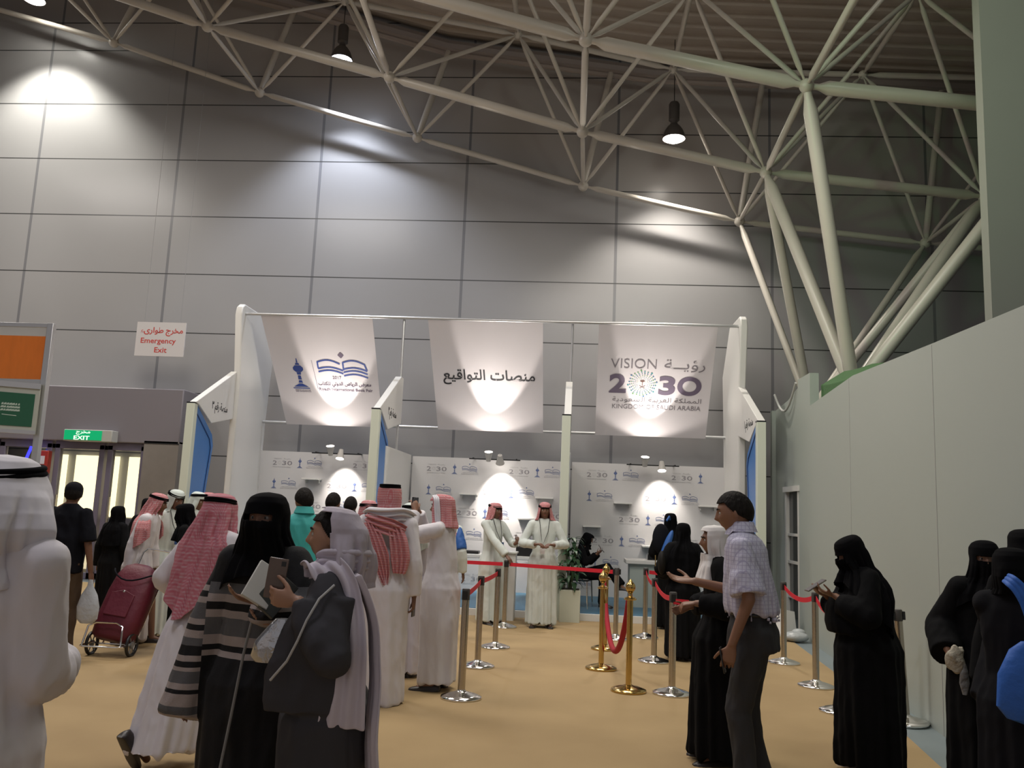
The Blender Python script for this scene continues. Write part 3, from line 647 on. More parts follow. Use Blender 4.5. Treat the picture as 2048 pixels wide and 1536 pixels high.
def belt(a, b, label, sag=.03, z=.835):
    A = Vector((*a, z)); B = Vector((*b, z)); n = 14; h = .024; mb = MB(); d = (B-A); nn = Vector((-d.y, d.x, 0)).normalized()*.0015
    rs = []
    for i in range(n+1):
        t_ = i/n; p = A+d*t_; p.z -= sag*4*t_*(1-t_)
        rs.append([p+nn+Vector((0, 0, -h)), p+nn+Vector((0, 0, h)), p-nn+Vector((0, 0, h)), p-nn+Vector((0, 0, -h))])
    mb.rings(rs); tagp(mb.build('retractable_belt', M_red, smooth=30), label, 'belt', 'red barrier belts')
def off(a, b, r=.045):
    a = Vector(a); b = Vector(b); d = (b-a).normalized()*r; return (a+d)[:], (b-d)[:]
for a, b, lb, sg in ((0, 1, 'red belt between the two nearest stanchions of the left row', .01), (1, 2, 'red belt rising between the second and third left stanchions', .01),
                 (3, 4, 'long red belt passing in front of the planter to the gold posts', .0), (5, 6, 'red belt of the right row, the farther one', .05),
                 (6, 7, 'red belt of the right row, slung down towards the camera', .05), (8, 9, 'red belt sagging beside the side wall, behind the patterned shirt man', .07), (9, 10, 'red belt running behind the phone holding veiled woman', .07),
                 (10, 11, 'short red belt at the back of the veiled woman with phone', .03)):
    A, B = off(ST[a][0], ST[b][0]); belt(A, B, lb, sg)
A, B = off(ST[5][0], (1.9, 11.6)); belt(A, B, 'short red belt going behind the black robed women', .02)
belt((-2.1, 11.75), (-.87, 11.68), 'red belt from the man in the vest to the hand on the stanchion', .0)
belt((.955, 7.87), (1.10, 7.80), 'loose red belt end at the nearest right row stanchion', .0, .81)
belt((-8.25, 11.5), (-7.72, 11.6), 'red belt near the glass doors beside the black T-shirt person', .01, .845)
# gold posts and velvet rope
g0 = thing('gold_rope_post', '', 'stanchion')
MB().lathe([(.002, 0), (.155, 0), (.16, .012), (.155, .022), (.10, .04), (.05, .05), (.03, .06)], n=40).build('base', M_gold, g0, smooth=60)
MB().lathe([(.027, .05), (.027, .80), (.045, .805), (.045, .815), (.02, .825), (.018, .85), (.03, .862)], n=24).build('post', M_gold, g0)
MB().ell((0, 0, .905), .045, .045, .05, n=20, m=14).lathe([(.02, .95), (.015, .96), (.006, .975), (.001, .976)], n=10).build('finial', M_gold, g0)
MB().torus((0, 0, .80), .05, .008, 20, 8).build('hook_ring', M_gold, g0)
GP = [((.575, 7.92), 'gold rope post nearest the camera'), ((.37, 8.95), 'gold rope post with hook, left of the red velvet loop'), ((.46, 10.24), 'gold rope post farthest back')]
for i, ((x, y), lb) in enumerate(GP):
    o = g0 if i == 0 else copy_tree(g0); o.location = (x, y, .008); o['label'] = lb; o['group'] = 'gold rope posts'
pts = []
a = Vector((.43, 10.2, .80)); b = Vector((.57, 8.0, .80))
for i in range(25):
    t_ = i/24; p = a.lerp(b, t_); p.z = .80-.62*(1-(2*t_-1)**2)**.9+.0; pts.append(p)
rp_ = thing('velvet_rope', 'thick red velvet rope hanging in a deep loop between gold posts', 'rope', (.5, 9.1, .2))
MB().tube(pts, .028, 12).build('rope', M_velvet, rp_, world=True)
MB().tube([(.395, 8.97, .80), (.40, 8.93, .72), (.405, 8.93, .66)], [.012, .016, .012], 10).build('end_hook', M_gold, rp_, world=True)

# ================================================================== LIGHT
w = bpy.data.worlds.new('hall_air'); SC.world = w; w.use_nodes = True
w.node_tree.nodes['Background'].inputs[0].default_value = (.86, .83, .86, 1); w.node_tree.nodes['Background'].inputs[1].default_value = .34
def area(x, y, z, sx, sy, e, col, tgt=None, nm='hall_light'):
    l = bpy.data.lights.new(nm, 'AREA'); l.shape = 'RECTANGLE'; l.size = sx; l.size_y = sy; l.energy = e; l.color = col
    o = bpy.data.objects.new(nm, l); COL.objects.link(o); o.location = (x, y, z)
    if tgt: o.rotation_euler = (Vector(tgt)-Vector((x, y, z))).to_track_quat('-Z', 'Y').to_euler()
    return o
area(-6, 9.5, 9.3, 2.6, 2.6, 330, (1, .93, .84)); area(0, 8.5, 7.6, 2.6, 2.6, 260, (1, .93, .84)); area(-3, 3, 9, 1.5, 1.5, 160, (.95, .92, 1))
area(-12, 11, 9.5, 2.6, 2.6, 250, (1, .93, .88))
area(2.2, 3.5, 8.5, 1.6, 1.6, 110, (.95, 1, .88), (3.6, 8.5, 4.5))  # added lamp without a fixture, aimed to brighten the bulkhead
sp = bpy.data.lights.new('green_effect_light', 'SPOT'); sp.energy = 330; sp.color = (.3, 1, .35); sp.spot_size = math.radians(46); sp.spot_blend = .8; sp.shadow_soft_size = .2
so = bpy.data.objects.new('green_effect_light', sp); COL.objects.link(so); so.location = (-2.5, 4, 6.5); so.rotation_euler = (Vector((4.3, 11, 6))-so.location).to_track_quat('-Z', 'Y').to_euler()
# ================================================================== PEOPLE
def remeshed(mb, name, voxel, smooth=2, M=None):
    me = mb.mesh(name); o = bpy.data.objects.new(name, me); COL.objects.link(o)
    r = o.modifiers.new('r', 'REMESH'); r.mode = 'VOXEL'; r.voxel_size = voxel
    if smooth: s = o.modifiers.new('s', 'SMOOTH'); s.factor = .5; s.iterations = smooth
    dg = bpy.context.evaluated_depsgraph_get(); out = bpy.data.meshes.new_from_object(o.evaluated_get(dg))
    bpy.data.objects.remove(o); bpy.data.meshes.remove(me); out.name = name
    return out
def link(me, name, mt, parent):
    me.polygons.foreach_set('use_smooth', [True]*len(me.polygons))
    for q in (mt if isinstance(mt, (list, tuple)) else [mt]): me.materials.append(q)
    o = bpy.data.objects.new(name, me); COL.objects.link(o); o.parent = parent; return o
def cloth(name, col, rough=.8, fold=.35, sc=9, var=.05):
    return mat(name, col, rough, bump=fold, bscale=sc, var=var, vscale=4, stretch=(1, 1, .35))
SKIN = mat('skin_tan', (.23, .115, .07), .5, var=.06); SKIND = mat('skin_brown', (.16, .075, .045), .5, var=.06); SKINL = mat('skin_light', (.36, .195, .125), .5, var=.05)
LIP = mat('lips', (.25, .08, .07), .4); HAIR = mat('black_hair', (.009, .007, .006), .7, bump=.6, bscale=60, stretch=(1, 1, .2), spec=.15); EYEW = mat('eye_white', (.42, .39, .36), .3); EYEB = mat('eye_dark', (.015, .008, .005), .15)
THOBE = cloth('white_thobe_cotton', (.66, .63, .66), .75); THOBEG = cloth('white_thobe_greenlit', (.62, .66, .62), .75); ABAYA = mat('black_abaya', (.0035, .0035, .0042), .9, bump=.3, bscale=9, stretch=(1, 1, .35), spec=.15); VEIL = mat('black_veil', (.003, .003, .0038), .95, bump=.2, bscale=9, spec=.1)  # THOBEG: white thobe with the green light's tint put into its colour
GREYAB = mat('charcoal_abaya', (.052, .051, .057), .85, bump=.35, bscale=9, spec=.2, stretch=(1, 1, .35)); LILAC = cloth('pale_lilac_scarf', (.46, .41, .47), .75, .5, 14); SCARFW = cloth('white_scarf', (.60, .55, .62), .75, .5, 12)
TEAL = cloth('turquoise_jacket', (.04, .36, .34), .7); TSHIRT = mat('black_tshirt', (.006, .0065, .010), .9, bump=.3, bscale=9, spec=.15); BROWN = cloth('brown_trousers', (.07, .042, .022), .8); DARKTR = cloth('charcoal_trousers', (.022, .022, .025), .8)
LEATHER = mat('dark_shoe', (.02, .014, .012), .4); SHOEW = mat('pale_shoe', (.5, .42, .38), .6); BLUEV = cloth('blue_vest', (.02, .10, .35), .6); WHITEH = cloth('white_hijab', (.66, .63, .62), .75, .4, 12)
def ghutra_mat(name, red, white, s=.005, band=False):
    """fine red and white woven check"""
    m, nt, b = nodes(name); N = nt.nodes.new; L = nt.links.new
    tc = N('ShaderNodeTexCoord'); ck = N('ShaderNodeTexChecker'); ck.inputs['Scale'].default_value = 1/s
    mp = N('ShaderNodeMapping'); mp.inputs['Rotation'].default_value = (.5, .4, .7); L(tc.outputs['Object'], mp.inputs[0]); L(mp.outputs[0], ck.inputs['Vector'])
    ck.inputs['Color1'].default_value = (*red, 1); ck.inputs['Color2'].default_value = (*white, 1)
    wv = N('ShaderNodeTexWave'); wv.bands_direction = 'Z'; wv.inputs['Scale'].default_value = 16; wv.inputs['Distortion'].default_value = 1.5; L(tc.outputs['Object'], wv.inputs['Vector'])
    mx = N('ShaderNodeMixRGB'); mx.blend_type = 'MIX'; L(ck.outputs[0], mx.inputs[1]); mx.inputs[2].default_value = (*red, 1)
    mt = N('ShaderNodeMath'); mt.operation = 'MULTIPLY'; mt.inputs[1].default_value = .6; L(wv.outputs[0], mt.inputs[0]); L(mt.outputs[0], mx.inputs[0])
    L(mx.outputs[0], b.inputs['Base Color']); b.inputs['Roughness'].default_value = .85
    MATS[name] = m; return m
GHR = ghutra_mat('red_check_headcloth', (.48, .075, .09), (.60, .50, .50)); GHR2 = ghutra_mat('pink_check_headcloth', (.42, .07, .11), (.50, .36, .38)); GHW = cloth('white_headcloth', (.66, .64, .68), .7, .35, 8)
GHG = cloth('white_headcloth_greenlit', (.58, .64, .60), .7, .35, 8)  # white headcloth, greenish light mixed into the cloth colour

def stripes_mat():
    """knit abaya: cream, grey and black horizontal stripes between chest and hip"""
    m, nt, b = nodes('striped_knit_abaya'); N = nt.nodes.new; L = nt.links.new
    tc = N('ShaderNodeTexCoord'); s = N('ShaderNodeSeparateXYZ'); L(tc.outputs['Object'], s.inputs[0])
    nz = N('ShaderNodeTexNoise'); nz.inputs['Scale'].default_value = 3; L(tc.outputs['Object'], nz.inputs['Vector'])
    # arm side bands hang lower: add offset by |x|
    a = N('ShaderNodeMath'); a.operation = 'MULTIPLY_ADD'; L(nz.outputs[0], a.inputs[0]); a.inputs[1].default_value = .02; L(s.outputs[2], a.inputs[2])
    def ramp(stops):
        r = N('ShaderNodeValToRGB'); r.color_ramp.interpolation = 'CONSTANT'; e = r.color_ramp.elements
        e[0].position = stops[0][0]; e[0].color = (*stops[0][1], 1); e[1].position = stops[1][0]; e[1].color = (*stops[1][1], 1)
        for p, c in stops[2:]: q = e.new(p); q.color = (*c, 1)
        return r
    K = (.004, .004, .005); C = (.34, .29, .27); G = (.10, .10, .105)
    R1 = ramp([(0, K), (.458, C), (.471, K), (.484, C), (.502, G), (.536, C), (.553, K), (.568, C), (.585, G), (.607, K)])      # torso, z/2
    R2 = ramp([(0, C), (.322, K), (.330, C), (.345, G), (.362, C), (.385, K), (.393, C), (.405, G), (.428, C), (.437, K), (.448, C), (.458, K), (.478, G), (.496, C), (.508, K), (.520, C), (.533, G), (.563, C), (.576, K), (.588, C), (.600, K)])   # sleeve, z/2
    h = N('ShaderNodeMath'); h.operation = 'MULTIPLY'; h.inputs[1].default_value = .5; L(a.outputs[0], h.inputs[0])
    L(h.outputs[0], R1.inputs[0]); L(h.outputs[0], R2.inputs[0])
    ax = N('ShaderNodeMath'); ax.operation = 'LESS_THAN'; L(s.outputs[0], ax.inputs[0]); ax.inputs[1].default_value = -.205
    mx = N('ShaderNodeMixRGB'); L(ax.outputs[0], mx.inputs[0]); L(R1.outputs[0], mx.inputs[1]); L(R2.outputs[0], mx.inputs[2])
    L(mx.outputs[0], b.inputs['Base Color']); b.inputs['Roughness'].default_value = .9
    n2 = N('ShaderNodeTexNoise'); n2.inputs['Scale'].default_value = 160; L(tc.outputs['Object'], n2.inputs['Vector']); bp = N('ShaderNodeBump'); bp.inputs['Strength'].default_value = .3; bp.inputs['Distance'].default_value = .004
    L(n2.outputs[0], bp.inputs['Height']); L(bp.outputs[0], b.inputs['Normal']); return m
def plaid_mat():
    m, nt, b = nodes('pale_check_shirt'); N = nt.nodes.new; L = nt.links.new
    tc = N('ShaderNodeTexCoord'); s = N('ShaderNodeSeparateXYZ'); L(tc.outputs['Object'], s.inputs[0]); out = None
    for ax, per in ((0, .022), (2, .022), (1, .022)):
        d = N('ShaderNodeMath'); d.operation = 'DIVIDE'; L(s.outputs[ax], d.inputs[0]); d.inputs[1].default_value = per
        f = N('ShaderNodeMath'); f.operation = 'FRACT'; L(d.outputs[0], f.inputs[0]); g = N('ShaderNodeMath'); g.operation = 'LESS_THAN'; L(f.outputs[0], g.inputs[0]); g.inputs[1].default_value = .16
        if out is None: out = g
        else: q = N('ShaderNodeMath'); q.operation = 'MAXIMUM'; L(out.outputs[0], q.inputs[0]); L(g.outputs[0], q.inputs[1]); out = q
    mx = N('ShaderNodeMixRGB'); L(out.outputs[0], mx.inputs[0]); mx.inputs[1].default_value = (.50, .49, .60, 1); mx.inputs[2].default_value = (.36, .34, .47, 1)
    L(mx.outputs[0], b.inputs['Base Color']); b.inputs['Roughness'].default_value = .8
    n2 = N('ShaderNodeTexNoise'); n2.inputs['Scale'].default_value = 11; L(tc.outputs['Object'], n2.inputs['Vector']); bp = N('ShaderNodeBump'); bp.inputs['Strength'].default_value = .35; bp.inputs['Distance'].default_value = .02
    L(n2.outputs[0], bp.inputs['Height']); L(bp.outputs[0], b.inputs['Normal']); return m

def cap(mb, a, b, ra, rb, n=12):
    """tapered capsule"""
    a = Vector(a); b = Vector(b); d = b-a; L_ = d.length
    if L_ < 1e-6: return
    d.normalize(); P = []; R = []
    for t_ in (-.99, -.7, -.35, 0): P.append(a+d*ra*t_); R.append(ra*math.sqrt(max(.02, 1-t_*t_)))
    for t_ in (0, .35, .7, .99): P.append(b+d*rb*t_); R.append(rb*math.sqrt(max(.02, 1-t_*t_)))
    mb.tube(P, R, n)
def ik(S, W, u, l, hint):
    S = Vector(S); W = Vector(W); d = W-S; D = d.length
    if D > (u+l)*.995: W = S+d*((u+l)*.995/D); d = W-S; D = d.length
    if D < abs(u-l)+.02: D = abs(u-l)+.02
    a = (u*u-l*l+D*D)/(2*D); h = math.sqrt(max(0, u*u-a*a)); dn = d.normalized()
    hv = Vector(hint)-dn*Vector(hint).dot(dn)
    if hv.length < 1e-5: hv = Vector((0, 1, 0))
    return S+dn*a+hv.normalized()*h, W
def hand(mb, W, d, n, side, s=1., curl=.35, thumb=.5, fr=.0085):
    """palm plus five fingers; d towards the fingertips, n out of the palm, side towards the thumb"""
    W = Vector(W); d = Vector(d).normalized(); n = Vector(n); n = (n-d*n.dot(d)).normalized(); sd = d.cross(n).normalized()*side
    def ring(t_, w, th): c = W+d*t_*s; return [c+sd*w*s*math.cos(q)+n*th*s*math.sin(q) for q in [2*PI*i/12 for i in range(12)]]
    mb.rings([ring(-.02, .024, .018), ring(.0, .026, .018), ring(.03, .036, .017), ring(.065, .041, .015), ring(.088, .040, .013), ring(.096, .034, .009)])
    for k, (o, L_) in enumerate(((.030, .072), (.0105, .080), (-.0105, .074), (-.0305, .058))):
        p = W+d*.088*s+sd*o*s; dd = (d+sd*o*2.2).normalized(); r = fr*s*(1 if k < 3 else .88); c = curl*(1+.12*k)
        for j, f in enumerate((.45, .31, .24)):
            dd = (dd*math.cos(c*(.8 if j == 0 else 1.05))+n*math.sin(c*(.8 if j == 0 else 1.05))).normalized(); q = p+dd*L_*f*s; cap(mb, p, q, r, r*.9, 10); p = q; r *= .92
    p = W+d*.028*s+sd*.026*s; dd = (sd*(1-.5*thumb)+d*.75+n*(.25+thumb*.6)).normalized()
    for L_, r in ((.042, .0125), (.033, .0105), (.025, .0095)):
        q = p+dd*L_*s; cap(mb, p, q, r*s, r*.9*s, 10); p = q; dd = (dd*.85+d*.35+n*.1*thumb).normalized()
def head_mesh(mb, c, R, s=1., female=False, beard=False):
    """skull, jaw, nose, brow, lips, sockets, ears as one surface; face looks along local -y"""
    NT, NP_ = 64, 48; rs = []
    g = lambda x, y, x0, y0, sx, sy: math.exp(-((x-x0)/sx)**2-((y-y0)/sy)**2)
    for i in range(NP_+1):
        ph = PI*i/NP_; ph = min(max(ph, .03), PI-.03); z = -math.cos(ph); rr = math.sin(ph); ring = []
        for j in range(NT):
            t_ = 2*PI*j/NT; x = rr*math.sin(t_); y = -rr*math.cos(t_)
            f = max(0, -y); low = max(0, -z)
            px = .074*x*(1-.24*low**1.3*(1 if y < .2 else .6)); py = .094*y; pz = .113*z
            if y > 0: py *= 1+.05*(1-low); py *= (1-.28*low)
            if y < 0: py *= 1-.08*low; py = max(py, -.088) if False else py
            d = 0
            if y < -.2:
                ax = abs(x)
                d += .024*g(ax, z, 0, -.20, .13, .13)+.013*g(ax, z, 0, .0, .11, .18)+.006*g(ax, z, .16, -.23, .08, .07)
                d -= .011*g(ax, z, .40, .07, .19, .12); d += .004*g(ax, z, .38, .27, .3, .09)
                d += .0065*g(ax, z, 0, -.46, .26, .05)+.0065*g(ax, z, 0, -.56, .22, .05)-.003*g(ax, z, 0, -.51, .26, .02)
                d += .011*g(ax, z, 0, -.84, .3, .16)+.004*g(ax, z, .5, -.15, .2, .2)-.004*g(ax, z, 0, -.68, .25, .06)
            py -= d
            ring.append(Vector(c)+R @ Vector((px, py, pz))*s)
        rs.append(ring)
    mb.rings(rs)
    for q in (-1, 1): mb.ell(Vector(c)+R @ Vector((q*.074, .012, -.002))*s, .010*s, .020*s, .032*s, R @ Matrix.Rotation(q*.35, 3, 'Z'), 12, 8)

class P: pass
def person(label, x, y, face, H=1.72, z=0., female=False, skin=None, lean=0., hyaw=0., hpitch=0., arms=None, feet=((-.1, 0), (.1, 0)), voxel=.008, shoulder=1., sway=0., seated=False, hoff=(0, 0), hsz=1.0):
    """face: heading in degrees, 0 looks at the camera side (-y), 90 looks to +x, -90 to -x, 180 away"""
    p = P(); s = H/1.75; p.s = s; p.H = H
    p.root = thing('person', label, 'person', (x, y, z), math.radians(face))
    p.rs = random.Random(int(abs(x*977+y*131)*10)); p.voxel = voxel
    zs = 1.0
    p.spine = lambda q: Vector((sway*max(0, (q/H-.5)/.4), -lean*max(0, (q/H-.5)/.35)**1.3, q))
    sh = p.spine(.797*H); neck = p.spine(.845*H); p.sh = sh; p.neck = neck
    w = (.082 if female else .098)*H*shoulder
    p.S = {-1: sh+Vector((-w, 0, 0)), 1: sh+Vector((w, 0, 0))}
    p.hR = (Matrix.Rotation(math.radians(hyaw), 3, 'Z') @ Matrix.Rotation(math.radians(hpitch), 3, 'X'))
    p.hc = p.spine(.86*H)+Vector((hoff[0], hoff[1]-.015*s, .0))+p.hR @ Vector((0, -.012, .075))*s
    p.hs = s*hsz*(.98 if female else 1.0)
    b = MB(); head_mesh(b, p.hc, p.hR, p.hs, female)
    cap(b, neck+Vector((0, .005, -.03)), p.hc+p.hR @ Vector((0, .015, -.06))*s, .056*s*(.88 if female else 1), .052*s*(.88 if female else 1))
    # trunk
    rs = []
    for q, a, bb in ((.475, .08, .06), (.52, .095, .068), (.57, .092, .066), (.62, .082, .06), (.68, .088, .064), (.74, .10, .068), (.79, .108, .062), (.82, .095, .05), (.84, .05, .04)):
        c = p.spine(q*H); rs.append([c+Vector((a*H*.76*math.cos(t_), bb*H*.8*math.sin(t_), 0)) for t_ in [2*PI*i/24 for i in range(24)]])
    if not seated: b.rings(rs)
    else: b.rings(rs)
    p.arm = {}
    arms = arms or {}
    for sd in (-1, 1):
        ar = arms.get('R' if sd < 0 else 'L', {})
        Wt = Vector(ar['w']) if 'w' in ar else Vector((sd*.27, -.04, .80))*s
        E, Wt = ik(p.S[sd], Wt, .30*s, .265*s, ar.get('hint', (sd*.4, .8, -.3)))
        dd = Vector(ar['d']) if 'd' in ar else (Wt-E).normalized()
        n = Vector(ar.get('n', (-sd, 0, 0))); p.arm[sd] = (E, Wt, dd)
        cap(b, p.S[sd], E, .042*s, .036*s); cap(b, E, Wt, .037*s, .025*s)
        # thumb side: right hand = d x n, left = the opposite
        hand(b, Wt+dd.normalized()*.012, dd, n, 1 if sd < 0 else -1, s*(.93 if female else 1.), ar.get('curl', .35), ar.get('th', .5), ar.get('fr', .0085))
    p.leg = {}
    for k, sd in enumerate((-1, 1)):
        hip = p.spine(.50*H)+Vector((sd*.05*H, 0, 0)); f = feet[k]
        if seated: kn = Vector(f['k']); an = Vector(f['a']); toe = Vector(f['t'])
        else:
            fz = f[2] if len(f) > 2 else 0.
            an = Vector((f[0]*s, f[1]*s, .085*s+fz)); Lg = max(.222*H, (hip-an).length*.506); kn, _ = ik(hip, an, Lg, Lg, (0, -1, 0)); toe = an+Vector((sd*.02, -.12*s, -.055*s)) if len(f) < 4 else an+Vector(f[3])
            an = _
        p.leg[sd] = (hip, kn, an, toe)
        cap(b, hip, kn, .070*s, .048*s); cap(b, kn, an, .048*s, .034*s); cap(b, an+(an-kn).normalized()*.02, toe, .034*s, .024*s)
    sk = skin or SKIN
    me = remeshed(b, 'body', voxel, 2)
    body = link(me, 'body', [sk, LIP], p.root); p.body = body
    # lips coloured where the lips are
    inv = p.hR.transposed(); idx = []
    for f_ in me.polygons:
        q = inv @ (f_.center-p.hc)/p.hs
        if q.y < -.075 and abs(q.x) < .024 and -.066 < q.z < -.048: f_.material_index = 1
    for sd in (-1, 1):
        ec = p.hc+p.hR @ Vector((sd*.030, -.0715, .008))*p.hs
        e = MB().ell((0, 0, 0), .0125*p.hs, .0125*p.hs, .0105*p.hs, n=16, m=12)
        e.v = [tuple(p.hR @ Vector(q)+ec) for q in e.v]
        for i, f_ in enumerate(e.f):
            cc = sum((Vector(e.v[k]) for k in f_), Vector())/len(f_); dq = inv @ (cc-ec)
            if dq.y < 0 and (dq.x**2+dq.z**2)**.5 < .0062*p.hs: e.mi[i] = 1
        e.build('eye', [EYEW, EYEB], p.root, smooth=180)
        br = [p.hc+p.hR @ Vector((sd*.014, -.0925, .028))*p.hs, p.hc+p.hR @ Vector((sd*.030, -.089, .034))*p.hs, p.hc+p.hR @ Vector((sd*.048, -.076, .029))*p.hs]
        MB().tube(br, [.0028, .0042, .002], 6).build('eyebrow', HAIR, p.root)
    return p
def shoes(p, mt, sole=None):
    for sd in (-1, 1):
        hip, kn, an, toe = p.leg[sd]; s = p.s
        fd = (toe-an); fd.z = 0 if abs(toe.z-an.z) < .1 else fd.z; fd.normalize(); up = Vector((0, 0, 1))
        if abs(fd.z) > .3: up = (Vector((0, -1, 0)) if fd.z < -.3 else up)
        lat = fd.cross(up).normalized(); up = lat.cross(fd).normalized()
        b = MB(); rs = []; base = an-up*(.085*s)
        for t_, w, h in ((-.075, .026, .05), (-.06, .036, .075), (0, .042, .085), (.06, .045, .065), (.12, .05, .045), (.17, .043, .036), (.20, .022, .022)):
            c = base+fd*t_*s; rs.append([c+lat*w*s*math.cos(q)+up*((h*s if math.sin(q) > 0 else .004)*max(0, math.sin(q))+(0.0 if math.sin(q) > 0 else .004*math.sin(q))) for q in [2*PI*i/16 for i in range(16)]])
        b.rings(rs); b.build('shoe', mt, p.root, smooth=60)
def displace_folds(me, centre, z0, z1, amp, seed, kk=(6, 11, 17), hz=0.):
    """hanging pleats: radial waves that grow from z1 down to the hem z0, plus slack creases"""
    r = random.Random(seed); ph = [r.uniform(0, 6.28) for _ in kk]; n = len(me.vertices); co = np.empty(n*3); me.vertices.foreach_get('co', co); co = co.reshape(-1, 3)
    no = np.empty(n*3); me.vertices.foreach_get('normal', no) if hasattr(me.vertices[0], 'normal') else None; no = no.reshape(-1, 3)
    c = np.array([centre(z)[:2] for z in co[:, 2]]); d = co[:, :2]-c; th = np.arctan2(d[:, 1], d[:, 0])
    t_ = np.clip((z1-co[:, 2])/(z1-z0), 0, 1)**1.1
    w = sum(np.cos(k*th+p_+co[:, 2]*(1.5+.4*i))*(1/(1+.35*i)) for i, (k, p_) in enumerate(zip(kk, ph)))
    a = amp*t_*w*.6
    def nz(q):
        v1 = Vector((q[0]*5+seed, q[1]*5, q[2]*3.2+q[0]*2)); v2 = Vector((q[0]*10+seed, q[1]*10+3, q[2]*4.5-q[0]*3))
        return .7*noise.noise(v1) + .75*(.28-abs(noise.noise(v2))) + .35*(.25-abs(noise.noise(v2*2.1)))
    off_ = np.array([nz(q) for q in co])*(.014+hz)*np.clip((.835/.80*z1-co[:, 2]+.03)/.08, .25, 1)
    co += no*(a+off_)[:, None]; me.vertices.foreach_set('co', co.ravel()); me.update()
def robe(p, mt, name='robe', hem=.05, hemw=(.175, .14), waist=(.125, .095), chest=(.13, .095), sl=(.062, .058, .055), amp=.018, voxel=None, sleeve_end=.0, hemoff=(0, 0), shz=.835, flare=None, collar=.055, extra=None, seed=None, arms=(-1, 1), kk=(6, 11, 17), hz=0., armdrop=0.):
    H = p.H; s = p.s; b = MB(); rs = []
    def cen(q):
        c = p.spine(q); t_ = min(1, max(0, (.5*H-q)/(.5*H-hem))); return Vector((c.x+hemoff[0]*t_, c.y+hemoff[1]*t_, q))
    prof = [(shz*H+.022*s, collar*s*1.0, collar*s*1.0), (shz*H, .098*s, .070*s), (.812*H, chest[0]*1.12*s, .082*s), (.78*H, chest[0]*1.25*s, chest[1]*1.02*s), (.72*H, chest[0]*1.28*s, chest[1]*1.15*s), (.65*H, waist[0]*1.25*s, waist[1]*1.15*s), (.58*H, waist[0]*1.28*s, waist[1]*1.2*s), (.50*H, (waist[0]*.6+hemw[0]*.5)*1.25*s, (waist[1]*.6+hemw[1]*.55)*1.15*s)]
    z0 = .50*H; n = 7
    for i in range(1, n+1):
        t_ = i/n; zz = z0+(hem-z0)*t_; a0, b0 = prof[7][1:]; prof.append((zz, a0+(hemw[0]*s*1.12-a0)*t_, b0+(hemw[1]*s*1.12-b0)*t_))
    for zz, a, bb in prof[::-1]:
        c = cen(zz); rs.append([c+Vector((a*math.cos(t_), bb*math.sin(t_), 0)) for t_ in [2*PI*i/36 for i in range(36)]])
    b.rings(rs)
    for sd in arms:
        E, W, d = p.arm[sd]; S = p.S[sd]; se = sleeve_end[sd > 0] if isinstance(sleeve_end, tuple) else sleeve_end; Wd = W-(d.normalized() if se > 0 else (W-E).normalized())*se*s
        cap(b, S+Vector((-sd*.006, 0, -.004)), E, sl[0]*s, sl[1]*s, 16)
        dr = Vector((0, 0, -armdrop)); Wd2 = Wd
        b.tube([E-(W-E).normalized()*.02, E+(W-E)*.3, E+(W-E)*.7+dr*.5, Wd2-(W-E).normalized()*.0+dr], [sl[1]*s, sl[1]*1.05*s, (sl[1]*.4+sl[2]*.6)*s, sl[2]*s], 16)
    for sd in (-1, 1): cap(b, p.neck+Vector((sd*.035*s, 0, -.045*s)), p.S[sd]+Vector((-sd*.02*s, 0, .0)), .052*s, sl[0]*.92*s, 14)
    if extra: extra(b)
    v = voxel or max(p.voxel, .011); sd_ = seed if seed is not None else p.rs.randint(1, 99)
    me = remeshed(b, name, v, 3); displace_folds(me, cen, hem, .78*H, amp, sd_, kk, hz)
    p.cen = cen
    return link(me, name, mt, p.root)
